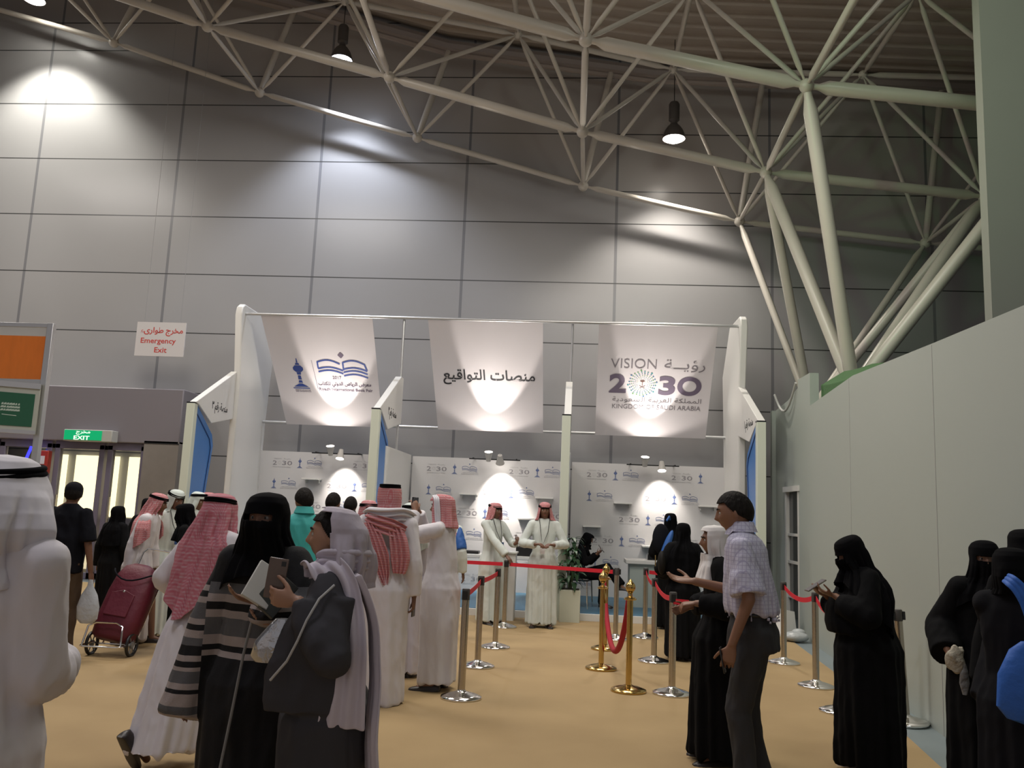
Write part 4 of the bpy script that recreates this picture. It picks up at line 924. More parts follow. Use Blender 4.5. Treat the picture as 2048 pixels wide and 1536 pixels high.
def cover(p, mt, name, prof, back, front, open_=None, slit=None, amp=.016, k=(5, 9), seed=1, th=.004, n=120, m=72, top=.122, side=None, hrot=True, bodyyaw=0., fwd=0., tri=1.0, crown=None):
    """head cloth. prof rows: (depth below crown, half width, half depth, centre shift back). back/front = drape length at the nape and at the front.
    open_(d) = half angle in degrees left open round the face, slit = (d0, d1, halfangle)"""
    s = p.hs; topc = p.hc+p.hR @ Vector((0, 0.004, top))*s; r = random.Random(seed); ph = [r.uniform(0, 6.28) for _ in range(4)]
    D = [q[0] for q in prof]; A = [q[1] for q in prof]; B = [q[2] for q in prof]; Cc = [q[3] for q in prof]
    vs = []; keep = []; hd = .24
    cols = {}
    for i in range(m+1):
        t_ = i/m
        for j in range(n):
            a = 2*PI*j/n                 # 0 = front
            bk = (1-math.cos(a))/2; Lh = front+(back-front)*(bk**tri)
            if side is not None: Lh += side*abs(math.sin(a))**2
            d = t_**1.15*Lh
            rx = np.interp(d, D, A); ry = np.interp(d, D, B); cy = np.interp(d, D, Cc)
            w = min(1, max(0, (d-.10)/.15)); f = 1+amp/max(rx, .05)*w*(math.cos(k[0]*a+ph[0]+d*2)+.65*math.cos(k[1]*a+ph[1]-d*3)+.4*math.cos(17*a+ph[2]+d*5)+.25*math.cos(27*a-ph[3]))
            loc = Vector((rx*f*math.sin(a), -ry*f*math.cos(a)+cy, 0))*s
            wh = min(1, max(0, (d-.16)/.12))           # follow the head above, the body below
            up = topc+p.hR @ (loc+Vector((0, 0, -d*s)))
            bodyc = Vector((p.sh.x*.6+topc.x*.4, p.sh.y*.75+topc.y*.25+fwd, topc.z)); dn = bodyc+loc+Vector((0, 0, -d*s)); pt_ = up.lerp(dn, wh)
            pt_ += Vector((0, 0, 1))*.006*noise.noise(pt_*9+Vector((seed, 0, 0))); nn = noise.noise(pt_*14+Vector((0, seed, 0)))*.006; pt_ += (pt_-topc-Vector((0, 0, -d*s))).normalized()*nn
            vs.append(pt_); cols[len(vs)-1] = (d, a)
    fs = []
    for i in range(m):
        for j in range(n):
            q = [i*n+j, i*n+(j+1) % n, (i+1)*n+(j+1) % n, (i+1)*n+j]
            d = (cols[q[0]][0]+cols[q[2]][0])/2; a = cols[q[0]][1]+PI/n; af = math.degrees(min(a, 2*PI-a))
            if open_ and af < open_(d): continue
            if slit and slit[0] < d < slit[1] and af < slit[2]*(1-.0): continue
            fs.append(q)
    # close the crown
    vs.append(topc+p.hR @ Vector((0, 0, .001))); fs += [[len(vs)-1, (j+1) % n, j] for j in range(n)]
    mb = MB(); mb.add(vs, fs); me = mb.mesh(name); o = link(me, name, mt, p.root)
    so_ = o.modifiers.new('solid', 'SOLIDIFY'); so_.thickness = th; so_.offset = 0
    sb = o.modifiers.new('sub', 'SUBSURF'); sb.levels = 1; sb.render_levels = 1
    return o
GPROF = [(0, .012, .012, 0), (.004, .045, .055, 0), (.018, .068, .084, 0), (.045, .083, .104, 0), (.08, .090, .110, 0), (.12, .094, .110, .004), (.17, .100, .108, .008), (.22, .108, .104, .012), (.26, .128, .108, .014), (.30, .172, .122, .014), (.34, .215, .138, .012), (.40, .238, .152, .01), (.6, .25, .168, .01), (.9, .26, .17, .01)]
def agal(p, tilt=0.1, z=.062, r=.086, mt=None):
    g = thing_child = MB()
    for dz, k in ((0, 1), (.016, .97)):
        pts = []
        R = p.hR @ Matrix.Rotation(tilt, 3, 'X')
        mb = g.torus(p.hc+p.hR @ Vector((0, .006, z+dz))*p.hs, r*k*p.hs*1.0, .0095*p.hs, 40, 10, .98, 1.2, R)
    g.build('agal', mt or VEIL, p.root, smooth=60)
def ghutra(p, mt=None, back=.72, front=.34, seed=1, openlow=62, flap=None, ag=True, amp=.016, tri=1.0, tilt=.12, side=None):
    o = cover(p, mt or GHR, 'headcloth', GPROF, back, front, open_=lambda d: 0 if d < .075 else (46 if d < .25 else openlow), seed=seed, amp=amp, tri=tri, side=side)
    if ag: agal(p, tilt)
    return o
NPROF = [(0, .012, .012, 0), (.004, .05, .06, 0), (.018, .074, .09, 0), (.045, .088, .108, 0), (.08, .093, .114, 0), (.12, .094, .121, -.008), (.16, .093, .122, -.013), (.20, .093, .113, -.010), (.235, .095, .105, -.003), (.27, .118, .108, .008), (.31, .165, .128, .01), (.36, .205, .145, .01), (.45, .23, .16, .005), (.6, .245, .172, 0), (.9, .26, .18, 0)]
def niqab(p, mt=None, back=.55, front=.5, seed=1, slit=True, amp=.012, prof=None, w=36):
    return cover(p, mt or VEIL, 'veil', prof or NPROF, back, front, slit=(.098, .126, w) if slit else None, seed=seed, amp=amp)
def hair(p, top=.0, bald=False):
    """short hair cap following the skull"""
    mb = MB(); N_, M_ = 110, 70; vs = []; fs = []; keep = {}
    for i in range(M_+1):
        ph = PI*.64*i/M_+.02
        for j in range(N_):
            t_ = 2*PI*j/N_; z = math.cos(ph); rr = math.sin(ph); x = rr*math.sin(t_); y = -rr*math.cos(t_); low = max(0, -z)
            v = Vector((.0765*x*(1-.2*low), .098*y*(1+.05*(y > 0)-.2*low*(y > 0)), .118*z)); v *= 1+.012*noise.noise(v*60); vs.append(p.hc+p.hR @ v*p.hs); keep[len(vs)-1] = (y, z)
    for i in range(M_):
        for j in range(N_):
            q = [i*N_+j, i*N_+(j+1) % N_, (i+1)*N_+(j+1) % N_, (i+1)*N_+j]; y = sum(keep[k][0] for k in q)/4; z = sum(keep[k][1] for k in q)/4
            lim = .52 if y < -.45 else (.52-(y+.45)*1.1 if y < 0 else .02-y*.55)
            if z > lim+(.0): fs.append(q)
    mb.add(vs, fs); o = link(mb.mesh('hair'), 'hair', HAIR, p.root); s_ = o.modifiers.new('s', 'SOLIDIFY'); s_.thickness = .008; s_.offset = 1
    return o
def ribbon(p, pts, w, mt, name='scarf_tail', th=.006, folds=3, amp=.012, wdir=None, seed=2, world=False):
    """cloth strip swept along pts, w number or list, with lengthwise folds"""
    P_ = [Vector(q) for q in pts]
    # resample smoothly
    Q = []; W_ = w if isinstance(w, (list, tuple)) else [w]*len(P_); WW = []
    for i in range(len(P_)-1):
        p0 = P_[max(0, i-1)]; p1 = P_[i]; p2 = P_[i+1]; p3 = P_[min(len(P_)-1, i+2)]
        for k_ in range(6):
            t_ = k_/6; Q.append(.5*((2*p1)+(p2-p0)*t_+(2*p0-5*p1+4*p2-p3)*t_*t_+(3*p1-p0-3*p2+p3)*t_**3)); WW.append(W_[i]+(W_[i+1]-W_[i])*t_)
    Q.append(P_[-1]); WW.append(W_[-1]); n = 14; vs = []; r = random.Random(seed); ph = r.uniform(0, 6)
    for i, q in enumerate(Q):
        t_ = (Q[min(i+1, len(Q)-1)]-Q[max(i-1, 0)]).normalized(); a = Vector(wdir or (1, 0, 0)); a = (a-t_*a.dot(t_)).normalized(); b = t_.cross(a)
        for j in range(n+1):
            u = j/n-.5; vs.append(q+a*WW[i]*u+b*(amp*math.sin(folds*2*PI*u+ph+i*.08)+amp*.4*noise.noise(q*8+a*u)))
    fs = [[i*(n+1)+j, i*(n+1)+j+1, (i+1)*(n+1)+j+1, (i+1)*(n+1)+j] for i in range(len(Q)-1) for j in range(n)]
    mb = MB().add(vs, fs); o = link(mb.mesh(name), name, mt, p.root); s_ = o.modifiers.new('s', 'SOLIDIFY'); s_.thickness = th; s_.offset = 0
    sb = o.modifiers.new('sub', 'SUBSURF'); sb.levels = 1; sb.render_levels = 1
    return o
def trousers(p, mt, amp=.008, top=.60):
    b = MB(); s = p.s; H = p.H; rs = []
    for q, a, bb in ((.46, .10, .085), (.52, .108, .08), (.56, .090, .068), (top, .082, .062)):
        c = p.spine(q*H); rs.append([c+Vector((a*H*math.cos(t_), bb*H*math.sin(t_), 0)) for t_ in [2*PI*i/30 for i in range(30)]])
    b.rings(rs)
    for sd in (-1, 1):
        hip, kn, an, toe = p.leg[sd]; cap(b, hip+Vector((0, 0, -.02)), kn, .098*s, .074*s, 20); b.tube([kn+(hip-kn)*.1, kn, kn.lerp(an, .5), an+Vector((0, .0, -.035*s))], [.07*s, .072*s, .064*s, .066*s], 20)
    me = remeshed(b, 'trousers', max(p.voxel, .011), 3); displace_folds(me, lambda z: p.spine(z), 0, .6*H, amp, p.rs.randint(1, 99), (5, 9, 13), .006)
    return link(me, 'trousers', mt, p.root)
def shirt(p, mt, name='shirt', hem=.50, short=True, sl=(.075, .072, .07), collar=True, amp=.007, chest=(.125, .095), belly=(.12, .10)):
    b = MB(); s = p.s; H = p.H; rs = []
    for q, a, bb in ((hem, belly[0]*1.28, belly[1]*1.18), (.55, belly[0]*1.28, belly[1]*1.2), (.60, belly[0]*1.3, belly[1]*1.2), (.66, belly[0]*1.3, belly[1]*1.15), (.72, chest[0]*1.32, chest[1]*1.15), (.78, chest[0]*1.32, chest[1]*1.05), (.812, chest[0]*1.2, chest[1]*.85), (.835, .10, .07), (.852, .062, .06)):
        c = p.spine(q*H); rs.append([c+Vector((a*s*math.cos(t_), bb*s*math.sin(t_), 0)) for t_ in [2*PI*i/36 for i in range(36)]])
    b.rings(rs)
    for sd in (-1, 1):
        E, W, d = p.arm[sd]; S = p.S[sd]
        if short: cap(b, S+Vector((-sd*.006, 0, -.004)), S.lerp(E, .55), sl[0]*.85*s, sl[1]*.98*s, 18); b.tube([S.lerp(E, .5), S.lerp(E, .92)], [sl[1]*s, sl[2]*1.08*s], 18)
        else: cap(b, S+Vector((-sd*.006, 0, -.004)), E, sl[0]*.88*s, sl[1]*s, 16); b.tube([E, E.lerp(W, .5), W], [sl[1]*s, sl[1]*.95*s, sl[2]*s], 16)
    me = remeshed(b, name, max(p.voxel, .010), 3); displace_folds(me, lambda z: p.spine(z), hem*H, .8*H, amp, p.rs.randint(1, 99), (5, 9, 13), .007)
    o = link(me, name, mt, p.root)
    if collar:
        c = p.spine(.852*H); mb = MB(); rs = []
        for dz, r_ in ((.035, .066), (.04, .070), (.0, .086), (-.02, .094), (-.012, .08), (.02, .066)):
            rs.append([c+Vector((r_*s*math.cos(t_), r_*s*math.sin(t_)*1.02-.002, dz*s-(.02*s if math.sin(t_) < -.5 else 0))) for t_ in [2*PI*i/28 for i in range(28)]])
        mb.rings(rs, cap=False); mb.build('collar', mt, p.root, smooth=60)
    return o
def badge(p, z=.62, x=.0, mt=None, tone=None):
    """lanyard with a card on the chest"""
    s = p.s; H = p.H; c = p.spine(z*H); top = p.spine(.835*H); yv = lambda q: p.spine(q).y-.125*s
    pts = [Vector((-.07*s, top.y-.07*s, top.z)), Vector((-.05*s, yv(.74*H), .74*H)), Vector((x*s, yv(z*H)-.03*s, z*H+.06)), Vector((.05*s, yv(.74*H), .74*H)), Vector((.07*s, top.y-.07*s, top.z))]
    MB().tube(pts, .004, 6).build('lanyard', M_black, p.root)
    MB().box(x*s-.033, x*s+.033, yv(z*H)-.048*s, yv(z*H)-.043*s, z*H-.05, z*H+.06).build('badge_card', tone or mat('badge_blue', (.03, .07, .2), .3), p.root)
def phone(label, loc, rot, group='mobile phones', col=(.02, .02, .022)):
    t = thing('mobile_phone', label, 'phone', loc, group=None); t.rotation_euler = rot
    MB().box(-.036, .036, -.004, .004, -.072, .072).build('body', mat('phone_%d' % int(col[0]*1000), col, .25), t, bevel=.006)
    MB().box(-.028, -.012, .004, .0055, .045, .062).build('camera_lens', M_black, t)
    MB().box(-.033, .033, -.0048, -.004, -.066, .066).build('screen', mat('phone_screen', (.03, .03, .035), .1), t)
    return t
def toworld(p, v): r = p.root; return Matrix.Translation(r.location) @ r.rotation_euler.to_matrix().to_4x4() @ Vector(v)
# ================================================================== THE PEOPLE IN THE PHOTO
# --- foreground man, white thobe and headcloth, seen from behind
p = person('person in white thobe and white headcloth with black cord, back turned, closest of all', -1.635, 2.35, 174, 1.695, skin=SKIND, voxel=.008, shoulder=1.13,
           arms={'R': {'w': (-.05, -.25, 1.02), 'hint': (-.45, .9, -1.3), 'd': (.6, -.7, 0), 'n': (0, 0, -1)}, 'L': {'w': (.24, -.06, .80)}})
robe(p, THOBE, sleeve_end=-.05, sl=(.078, .086, .066), amp=.022, voxel=.010, seed=4, hz=.014, chest=(.145, .105), waist=(.14, .115)); shoes(p, LEATHER)
cover(p, GHW, 'headcloth', [(0, .012, .012, 0), (.004, .05, .06, 0), (.018, .076, .092, 0), (.045, .094, .116, 0), (.08, .110, .13, 0), (.12, .138, .15, .015), (.17, .160, .16, .03), (.215, .168, .165, .04), (.25, .155, .155, .03), (.285, .135, .135, .01), (.32, .14, .125, .01), (.36, .16, .13, .01), (.9, .2, .16, .02)], .385, .34,
      open_=lambda d: 0 if d < .09 else 48, seed=5, amp=.026, k=(3, 7), m=84, n=120)
agal(p, -.12, .064, .098)
# --- man in black T-shirt and cap near the doors
p = person('person in black T-shirt, brown trousers and dark cap near the glass doors', -4.80, 8.0, 176, 1.70, skin=SKIND, hyaw=28, arms={'L': {'w': (.2, -.25, 1.45), 'hint': (.8, .2, -.6), 'd': (0, -.3, 1)}, 'R': {'w': (-.27, -.02, .80)}}, shoulder=1.04)
trousers(p, BROWN); shirt(p, TSHIRT, 't_shirt', hem=.47, collar=False, chest=(.132, .10), belly=(.142, .128)); hair(p); shoes(p, LEATHER)
cpb = MB(); rs = []
for zz, k_ in ((.02, 1.0), (.06, .99), (.09, .85), (.112, .6), (.124, .25), (.127, .03)): rs.append([p.hc+p.hR @ Vector((.085*k_*math.cos(t_), .106*k_*math.sin(t_), zz))*p.hs for t_ in [2*PI*i/28 for i in range(28)]])
cpb.rings(rs); cpb.rings([[p.hc+p.hR @ Vector((u, -.09-w_, .022+dz-abs(u)*.12))*p.hs for u in (-.06, -.03, 0, .03, .06)] + [p.hc+p.hR @ Vector((u, -.09-w_, .018+dz-abs(u)*.12))*p.hs for u in (.06, .03, 0, -.03, -.06)] for w_, dz in ((0, 0), (.035, -.004), (.06, -.01))]); cpb.build('cap', TSHIRT, p.root)
t = MB().rings([[(.0+a*math.cos(q), b_*math.sin(q), z_) for q in [2*PI*i/16 for i in range(16)]] for z_, a, b_ in ((0, .06, .03), (.04, .10, .05), (.15, .11, .05), (.26, .08, .035), (.34, .03, .02), (.40, .02, .015))]).build('plastic_bag', mat('white_plastic', (.45, .48, .52), .35, bump=.8, bscale=12)); t.location = (-4.50, 7.97, .34)
tagp(t, 'white plastic carrier bag hanging beside the black T-shirt person', 'bag')
# --- veiled women left
for lb, x, y, f, H in (('person in black robe and veil half hidden behind the red trolley man', -5.58, 10.3, 170, 1.45), ('person in black veil just above the red headcloth of the trolley man', -5.55, 11.0, 190, 1.56)):
    p = person(lb, x, y, f, H, female=True, voxel=.011); robe(p, ABAYA, amp=.015, armdrop=.03, sl=(.07, .08, .08)); niqab(p, back=.6, front=.5, seed=int(H*100)); shoes(p, SHOEW)
# --- man with trolley
p = person('person in white thobe and red checked headcloth pulling the maroon trolley', -4.56, 8.95, 100, 1.63, skin=SKIND, lean=.10, hpitch=12, voxel=.009, arms={'R': {'w': (-.24, .04, .74), 'd': (0, .1, -1), 'curl': .9}, 'L': {'w': (.24, -.1, .78)}}, feet=((-.1, .1), (.1, -.2)))
robe(p, THOBE, sl=(.075, .07, .055), amp=.022, seed=9, hz=.003); cover(p, GHR, 'headcloth', GPROF[:9]+[(d, w_*1.2, e_*1.16, f_) for d, w_, e_, f_ in GPROF[9:]], .66, .36, open_=lambda d: 0 if d < .075 else (46 if d < .25 else 62), seed=8, amp=.022, side=.06); agal(p, .05); shoes(p, LEATHER)
# --- men facing right behind
p = person('person in pale thobe, white headcloth and blue badge behind the trolley', -4.50, 9.45, 62, 1.68, skin=SKIND, hpitch=14, lean=.03, voxel=.010, feet=((-.1, .15), (.1, -.15))); robe(p, THOBEG, amp=.024, seed=12); ghutra(p, GHG, .34, .28, seed=3, side=-.02, openlow=75); badge(p, .64); shoes(p, LEATHER)
p = person('person in pale thobe with white headcloth pulled back, right of the badge wearer', -4.62, 10.35, 75, 1.67, skin=SKIND, hpitch=10, voxel=.011); robe(p, THOBEG, amp=.022, seed=14); ghutra(p, GHG, .42, .3, seed=6, ag=False); agal(p, -.2, .07); shoes(p, LEATHER)
p = person('person in black headscarf and robe with bare face, looking towards the doors', -3.86, 8.62, -78, 1.53, female=True, voxel=.010, lean=.05, hpitch=8, feet=((-.1, -.1), (.1, .2))); robe(p, ABAYA, amp=.024, armdrop=.04, sl=(.07, .08, .08), hem=.12)
cover(p, VEIL, 'headscarf', NPROF, .5, .42, open_=lambda d: 0 if d < .05 else (44 if d < .215 else 0), seed=4); shoes(p, LEATHER)
p = person('person in red checked headcloth whose head shows between the black headscarf and pink cloth', -4.72, 11.0, -70, 1.67, skin=SKIND, voxel=.012); robe(p, THOBE); ghutra(p, GHR, .5, .34, seed=15); shoes(p, LEATHER)
p = person('person in black veil hidden behind the striped abaya', -3.12, 7.5, 175, 1.60, female=True, voxel=.012); robe(p, ABAYA); niqab(p, seed=18); shoes(p, LEATHER)
# --- walking man with long pink headcloth
p = person('person in white thobe and long pink checked headcloth striding away, one shoe lifted', -2.20, 5.15, 158, 1.625, skin=SKIND, lean=.06, hyaw=6, voxel=.008, feet=((-.08, -.22), (.10, .34, .13, (0, -.10, -.15))), arms={'L': {'w': (.20, -.16, .93), 'hint': (.8, .9, -.8)}, 'R': {'w': (-.25, -.05, .8)}})
robe(p, THOBE, sl=(.066, .085, .065), amp=.02, seed=22, hz=.004, hemoff=(0, .16), hem=.13, hemw=(.17, .22)); shoes(p, LEATHER)
cover(p, GHR2, 'headcloth', [(0, .012, .012, 0), (.004, .05, .06, 0), (.018, .075, .09, 0), (.045, .092, .112, 0), (.08, .102, .122, 0), (.12, .112, .128, .008), (.17, .125, .132, .015), (.22, .138, .13, .02), (.26, .15, .13, .02), (.30, .178, .135, .02), (.34, .205, .15, .02), (.42, .215, .175, .02), (.6, .20, .21, .03), (.9, .19, .26, .06)], .80, .30,
      open_=lambda d: 0 if d < .085 else 50, seed=25, amp=.02, k=(4, 9), m=84, n=110, tri=1.8)
agal(p, .12, .064, .094)
# --- niqab woman in striped abaya
p = person('person in black face veil and cream, grey and black striped abaya facing out', -1.27, 3.58, -4, 1.63, female=True, voxel=.007, shoulder=1.02, arms={'R': {'w': (-.265, -.03, .78), 'hint': (-.5, .6, 0)}, 'L': {'w': (.10, -.25, 1.16), 'hint': (.8, .5, -1), 'd': (-.6, -.6, .2), 'n': (0, 0, 1)}})
robe(p, stripes_mat(), name='striped_abaya', sl=(.08, .086, .088), sleeve_end=(-.13, .01), amp=.020, voxel=.009, seed=31, waist=(.132, .10), hemw=(.20, .16), kk=(5, 9, 14), hz=.004)
niqab(p, VEIL, back=.62, front=.375, seed=33, w=43, prof=[(0, .012, .012, 0), (.004, .05, .06, 0), (.018, .076, .09, 0), (.045, .092, .11, 0), (.09, .098, .118, 0), (.13, .099, .124, -.009), (.16, .10, .124, -.012), (.20, .103, .118, -.006), (.24, .118, .118, 0), (.28, .135, .122, .008), (.32, .155, .14, .01), (.38, .17, .165, .01), (.62, .20, .18, 0)])
pip = MB().tube([(.045, -.155, 1.27), (.04, -.165, 1.1), (.015, -.17, .95), (-.01, -.185, .7), (-.045, -.20, .4), (-.065, -.215, .08)], .006, 8); pip.build('front_piping', mat('pale_grey_piping', (.24, .24, .235), .7), p.root)
shoes(p, LEATHER)
t = MB().box(-.055, .055, -.01, .006, -.08, .08).build('booklet', mat('booklet_white', (.55, .54, .5), .5), bevel=.002); t.location = toworld(p, (.155, -.36, 1.235)); t.rotation_euler = (-.5, .55, .5); tagp(t, 'white folded leaflet sticking up from the held papers of the striped abaya wearer', 'leaflet')
t = MB().box(-.05, .05, -.012, .012, -.075, .075).build('book', mat('book_dark', (.05, .055, .05), .4), bevel=.002); t.location = toworld(p, (.20, -.345, 1.20)); t.rotation_euler = (-.4, .7, .35); tagp(t, 'dark covered book held next to the white leaflet', 'book')
# --- young woman with lilac scarf
p = person('person in charcoal abaya and pale lilac headscarf, profile to the left, holding a phone', -.865, 3.22, -88, 1.575, female=True, skin=SKINL, voxel=.0055, hpitch=-2, hsz=1.04,
           arms={'L': {'w': (.18, -.085, 1.20), 'hint': (.5, .6, -1.2), 'd': (-.05, -.95, .12), 'n': (-1, 0, .15), 'curl': .6, 'th': .3}, 'R': {'w': (-.14, -.22, 1.08), 'hint': (-.6, .4, -1), 'd': (.3, -.9, .1), 'n': (.2, 0, 1)}})
def wing(b):
    R_ = Matrix.Rotation(.0, 3, 'X'); rs = []
    for z_, cy, a, d_ in ((1.22, .03, .04, .08), (1.15, .0, .05, .11), (1.05, -.03, .055, .135), (.95, -.05, .055, .145), (.87, -.055, .05, .14), (.825, -.055, .042, .13)):
        rs.append([Vector((.165+a*math.cos(q), cy+d_*math.sin(q), z_)) for q in [2*PI*i/24 for i in range(24)]])
    b.rings(rs); b.ell((-.13, -.04, 1.02), .05, .13, .18, None, 18, 12)
robe(p, GREYAB, name='abaya', sl=(.066, .075, .05), sleeve_end=.035, amp=.02, voxel=.009, seed=41, waist=(.125, .10), hemw=(.20, .18), extra=wing, kk=(4, 7, 11), hz=.006)
cover(p, LILAC, 'headscarf', [(0, .012, .012, 0), (.004, .05, .06, 0), (.018, .074, .088, .0), (.045, .088, .104, .0), (.08, .098, .120, .010), (.13, .106, .130, .020), (.18, .114, .136, .026), (.225, .118, .130, .026), (.26, .118, .122, .02), (.30, .13, .12, .012), (.9, .15, .13, .01)], .325, .28,
      open_=lambda d: (55 if d < .02 else 88 if d < .10 else 86 if d < .205 else 45 if d < .235 else 0) if d > .006 else 0, seed=43, amp=.024, k=(3, 8), m=84, n=110)
MB_h = MB(); hd_ = []
hair(p)
ribbon(p, [(-.0, -.02, 1.31), (.03, -.05, 1.31), (.075, -.07, 1.318), (.13, -.02, 1.325), (.155, .055, 1.25), (.18, .095, 1.08), (.185, .10, .92), (.18, .095, .78)], [.05, .07, .10, .12, .13, .14, .15, .17], SCARFW, wdir=(0, 1, .0), amp=.010, seed=44)
ribbon(p, [(.12, .10, 1.30), (.10, .16, 1.15), (.10, .185, .95), (.12, .19, .75), (.12, .20, .62)], [.10, .12, .15, .17, .19], SCARFW, wdir=(1, .4, 0), amp=.012, seed=45)
ribbon(p, [(-.07, -.03, 1.32), (-.02, -.078, 1.31), (.06, -.072, 1.32), (.11, -.02, 1.335), (.09, .07, 1.34), (.0, .12, 1.34)], [.07, .09, .10, .10, .09, .08], LILAC, 'scarf_wrap', wdir=(0, .3, 1), amp=.008, seed=46)
MB().tube([(.195, .04, 1.265), (.235, .0, 1.22), (.268, -.03, 1.15), (.275, -.055, 1.08), (.262, -.09, 1.01), (.232, -.15, .94)], .0045, 8).build('sleeve_piping', mat('white_piping', (.45, .45, .44), .7), p.root)
MB().tube([(.13, -.25, .84), (.18, -.16, .80), (.2, -.06, .78)], .004, 6)
shoes(p, LEATHER)
ph = phone('bronze backed phone held up by the lilac scarf wearer', toworld(p, (.142, -.185, 1.275)), (0, math.radians(-6), math.radians(180)), col=(.13, .09, .07))
g = thing('handbag', 'small silver handbag hanging at the waist of the lilac scarf wearer', 'handbag', (-1.035, 3.07, .985))
SIL = mat('silver_foil_leather', (.5, .51, .53), .25, .8, bump=.6, bscale=18)
MB().rings([[(a*math.cos(q)+dx, b_*math.sin(q), z_) for q in [2*PI*i/20 for i in range(20)]] for z_, a, b_, dx in ((0, .055, .03, -.01), (.02, .075, .04, -.005), (.07, .068, .038, 0), (.12, .045, .028, .018), (.15, .03, .02, .03))]).build('body', SIL, g, smooth=60)
MB().tube([(.03, 0, .13), (.06, 0, .155), (.09, .0, .15)], .006, 8).build('handle', SIL, g)
# --- turquoise jacket man and heads beyond
def suit(p, top, bot, hem=.44): trousers(p, bot); shirt(p, top, 'jacket', hem=hem, short=False, sl=(.078, .068, .055), chest=(.13, .10), belly=(.125, .105)); hair(p); shoes(p, LEATHER)
p = person('person in turquoise jacket with short dark hair, back turned', -2.36, 7.55, -150, 1.73, hyaw=10, hpitch=8, voxel=.009, arms={'L': {'w': (.24, -.12, .84)}}); suit(p, TEAL, DARKTR, .40)
p = person('person with short black hair just right of the turquoise jacket', -2.66, 9.5, 165, 1.72, voxel=.011); suit(p, mat('dark_shirt', (.04, .04, .045), .8), DARKTR)
p = person('person with black hair farthest behind the turquoise jacket', -2.66, 10.3, 178, 1.69, voxel=.012); suit(p, mat('dark_shirt', (.04, .04, .045), .8), DARKTR)
p = person('person in red checked headcloth whose face shows left of the big pink knot', -1.98, 8.35, 38, 1.64, skin=SKIND, voxel=.010); robe(p, THOBE); ghutra(p, GHR, .45, .32, seed=51, side=-.04, tilt=0); shoes(p, LEATHER)
# --- big man in the middle, knotted red headcloth
p = person('person in long white thobe with knotted red headcloth down the back', -1.475, 6.95, 180, 1.765, skin=SKIND, voxel=.009, shoulder=1.03, arms={'R': {'w': (-.255, .0, .83), 'd': (0, -.05, -1), 'curl': .7}, 'L': {'w': (.22, -.22, .98), 'hint': (.9, .5, -.4)}})
robe(p, THOBE, sl=(.08, .072, .058), amp=.020, seed=61, hem=.015, hemw=(.19, .16), kk=(4, 7, 12), waist=(.13, .11))
cover(p, GHR, 'headcloth', [(0, .012, .012, 0), (.003, .06, .07, 0), (.014, .086, .100, 0), (.04, .093, .110, 0), (.10, .096, .114, 0), (.16, .094, .110, .002), (.22, .09, .10, .01), (.26, .12, .11, .012), (.30, .17, .13, .01), (.9, .2, .14, 0)], .27, .2, open_=lambda d: 0 if d < .09 else 45, seed=62, amp=.005)
agal(p, 0, .105, .082)
ribbon(p, [(-.21, -.02, 1.44), (-.14, .09, 1.475), (0, .135, 1.46), (.12, .10, 1.47), (.19, .0, 1.46)], [.10, .13, .15, .13, .10], GHW, 'headcloth_fold', wdir=(0, .4, 1), amp=.02, seed=63)
ribbon(p, [(.16, .09, 1.44), (.06, .155, 1.41), (-.07, .17, 1.38), (-.17, .13, 1.34)], [.10, .13, .14, .11], GHR, 'headcloth_fold', wdir=(0, .2, 1), amp=.02, seed=64)
ribbon(p, [(.13, .12, 1.42), (.06, .17, 1.30), (.00, .175, 1.15), (-.03, .16, 1.03), (-.05, .155, .93)], [.07, .12, .14, .10, .03], GHR, 'headcloth_tail', wdir=(1, 0, .2), amp=.022, folds=4, seed=65)
ribbon(p, [(-.09, .15, 1.40), (-.13, .165, 1.27), (-.15, .16, 1.13), (-.145, .15, 1.02)], [.10, .15, .16, .10], GHR, 'headcloth_tail', wdir=(1, 0, -.1), amp=.022, folds=4, seed=66)
shoes(p, LEATHER)
ph = phone('black phone held low in the hand of the knotted headcloth wearer', toworld(p, (-.245, -.045, .745)), (0, 0, math.radians(80)))
p = person('person in white headcloth with black cord, head just right of the knotted red one', -1.50, 8.05, 170, 1.63, skin=SKIND, voxel=.010); robe(p, THOBE); ghutra(p, GHG, .5, .3, seed=68); shoes(p, LEATHER)
# --- man taking a photo
p = person('person in white thobe and red headcloth with both arms raised taking a photo', -1.10, 7.57, -102, 1.715, skin=SKIN, voxel=.0075, arms={'L': {'w': (.075, -.25, 1.50), 'hint': (.7, -.1, -1), 'd': (-.35, -.25, .9), 'n': (-.5, -.6, -.1), 'curl': .7}, 'R': {'w': (-.075, -.27, 1.50), 'hint': (-.7, -.1, -1), 'd': (.35, -.25, .9), 'n': (.5, -.6, -.1), 'curl': .7}})
robe(p, THOBE, sl=(.066, .075, .055), amp=.015, seed=71, hem=.07, hemw=(.165, .15), kk=(4, 7, 12), waist=(.125, .11))
cover(p, GHR, 'headcloth', [(0, .012, .012, 0), (.004, .05, .06, 0), (.018, .075, .09, 0), (.045, .09, .112, 0), (.08, .097, .118, 0), (.13, .102, .12, .004), (.18, .108, .115, .01), (.23, .115, .108, .012), (.28, .135, .115, .012), (.9, .16, .13, 0)], .30, .25, open_=lambda d: 0 if d < .06 else 58, seed=72, amp=.012)
ribbon(p, [(.055, -.085, 1.66), (.105, -.045, 1.63), (.118, -.03, 1.56), (.12, -.02, 1.49), (.115, -.015, 1.42)], [.04, .05, .055, .055, .05], GHW, 'white_border', wdir=(0, 1, 0), amp=.003, seed=73)
shoes(p, LEATHER)
ph = phone('dark phone raised in front of the face of the photo taker', toworld(p, (.0, -.285, 1.60)), (0, math.radians(90), math.radians(-102)))
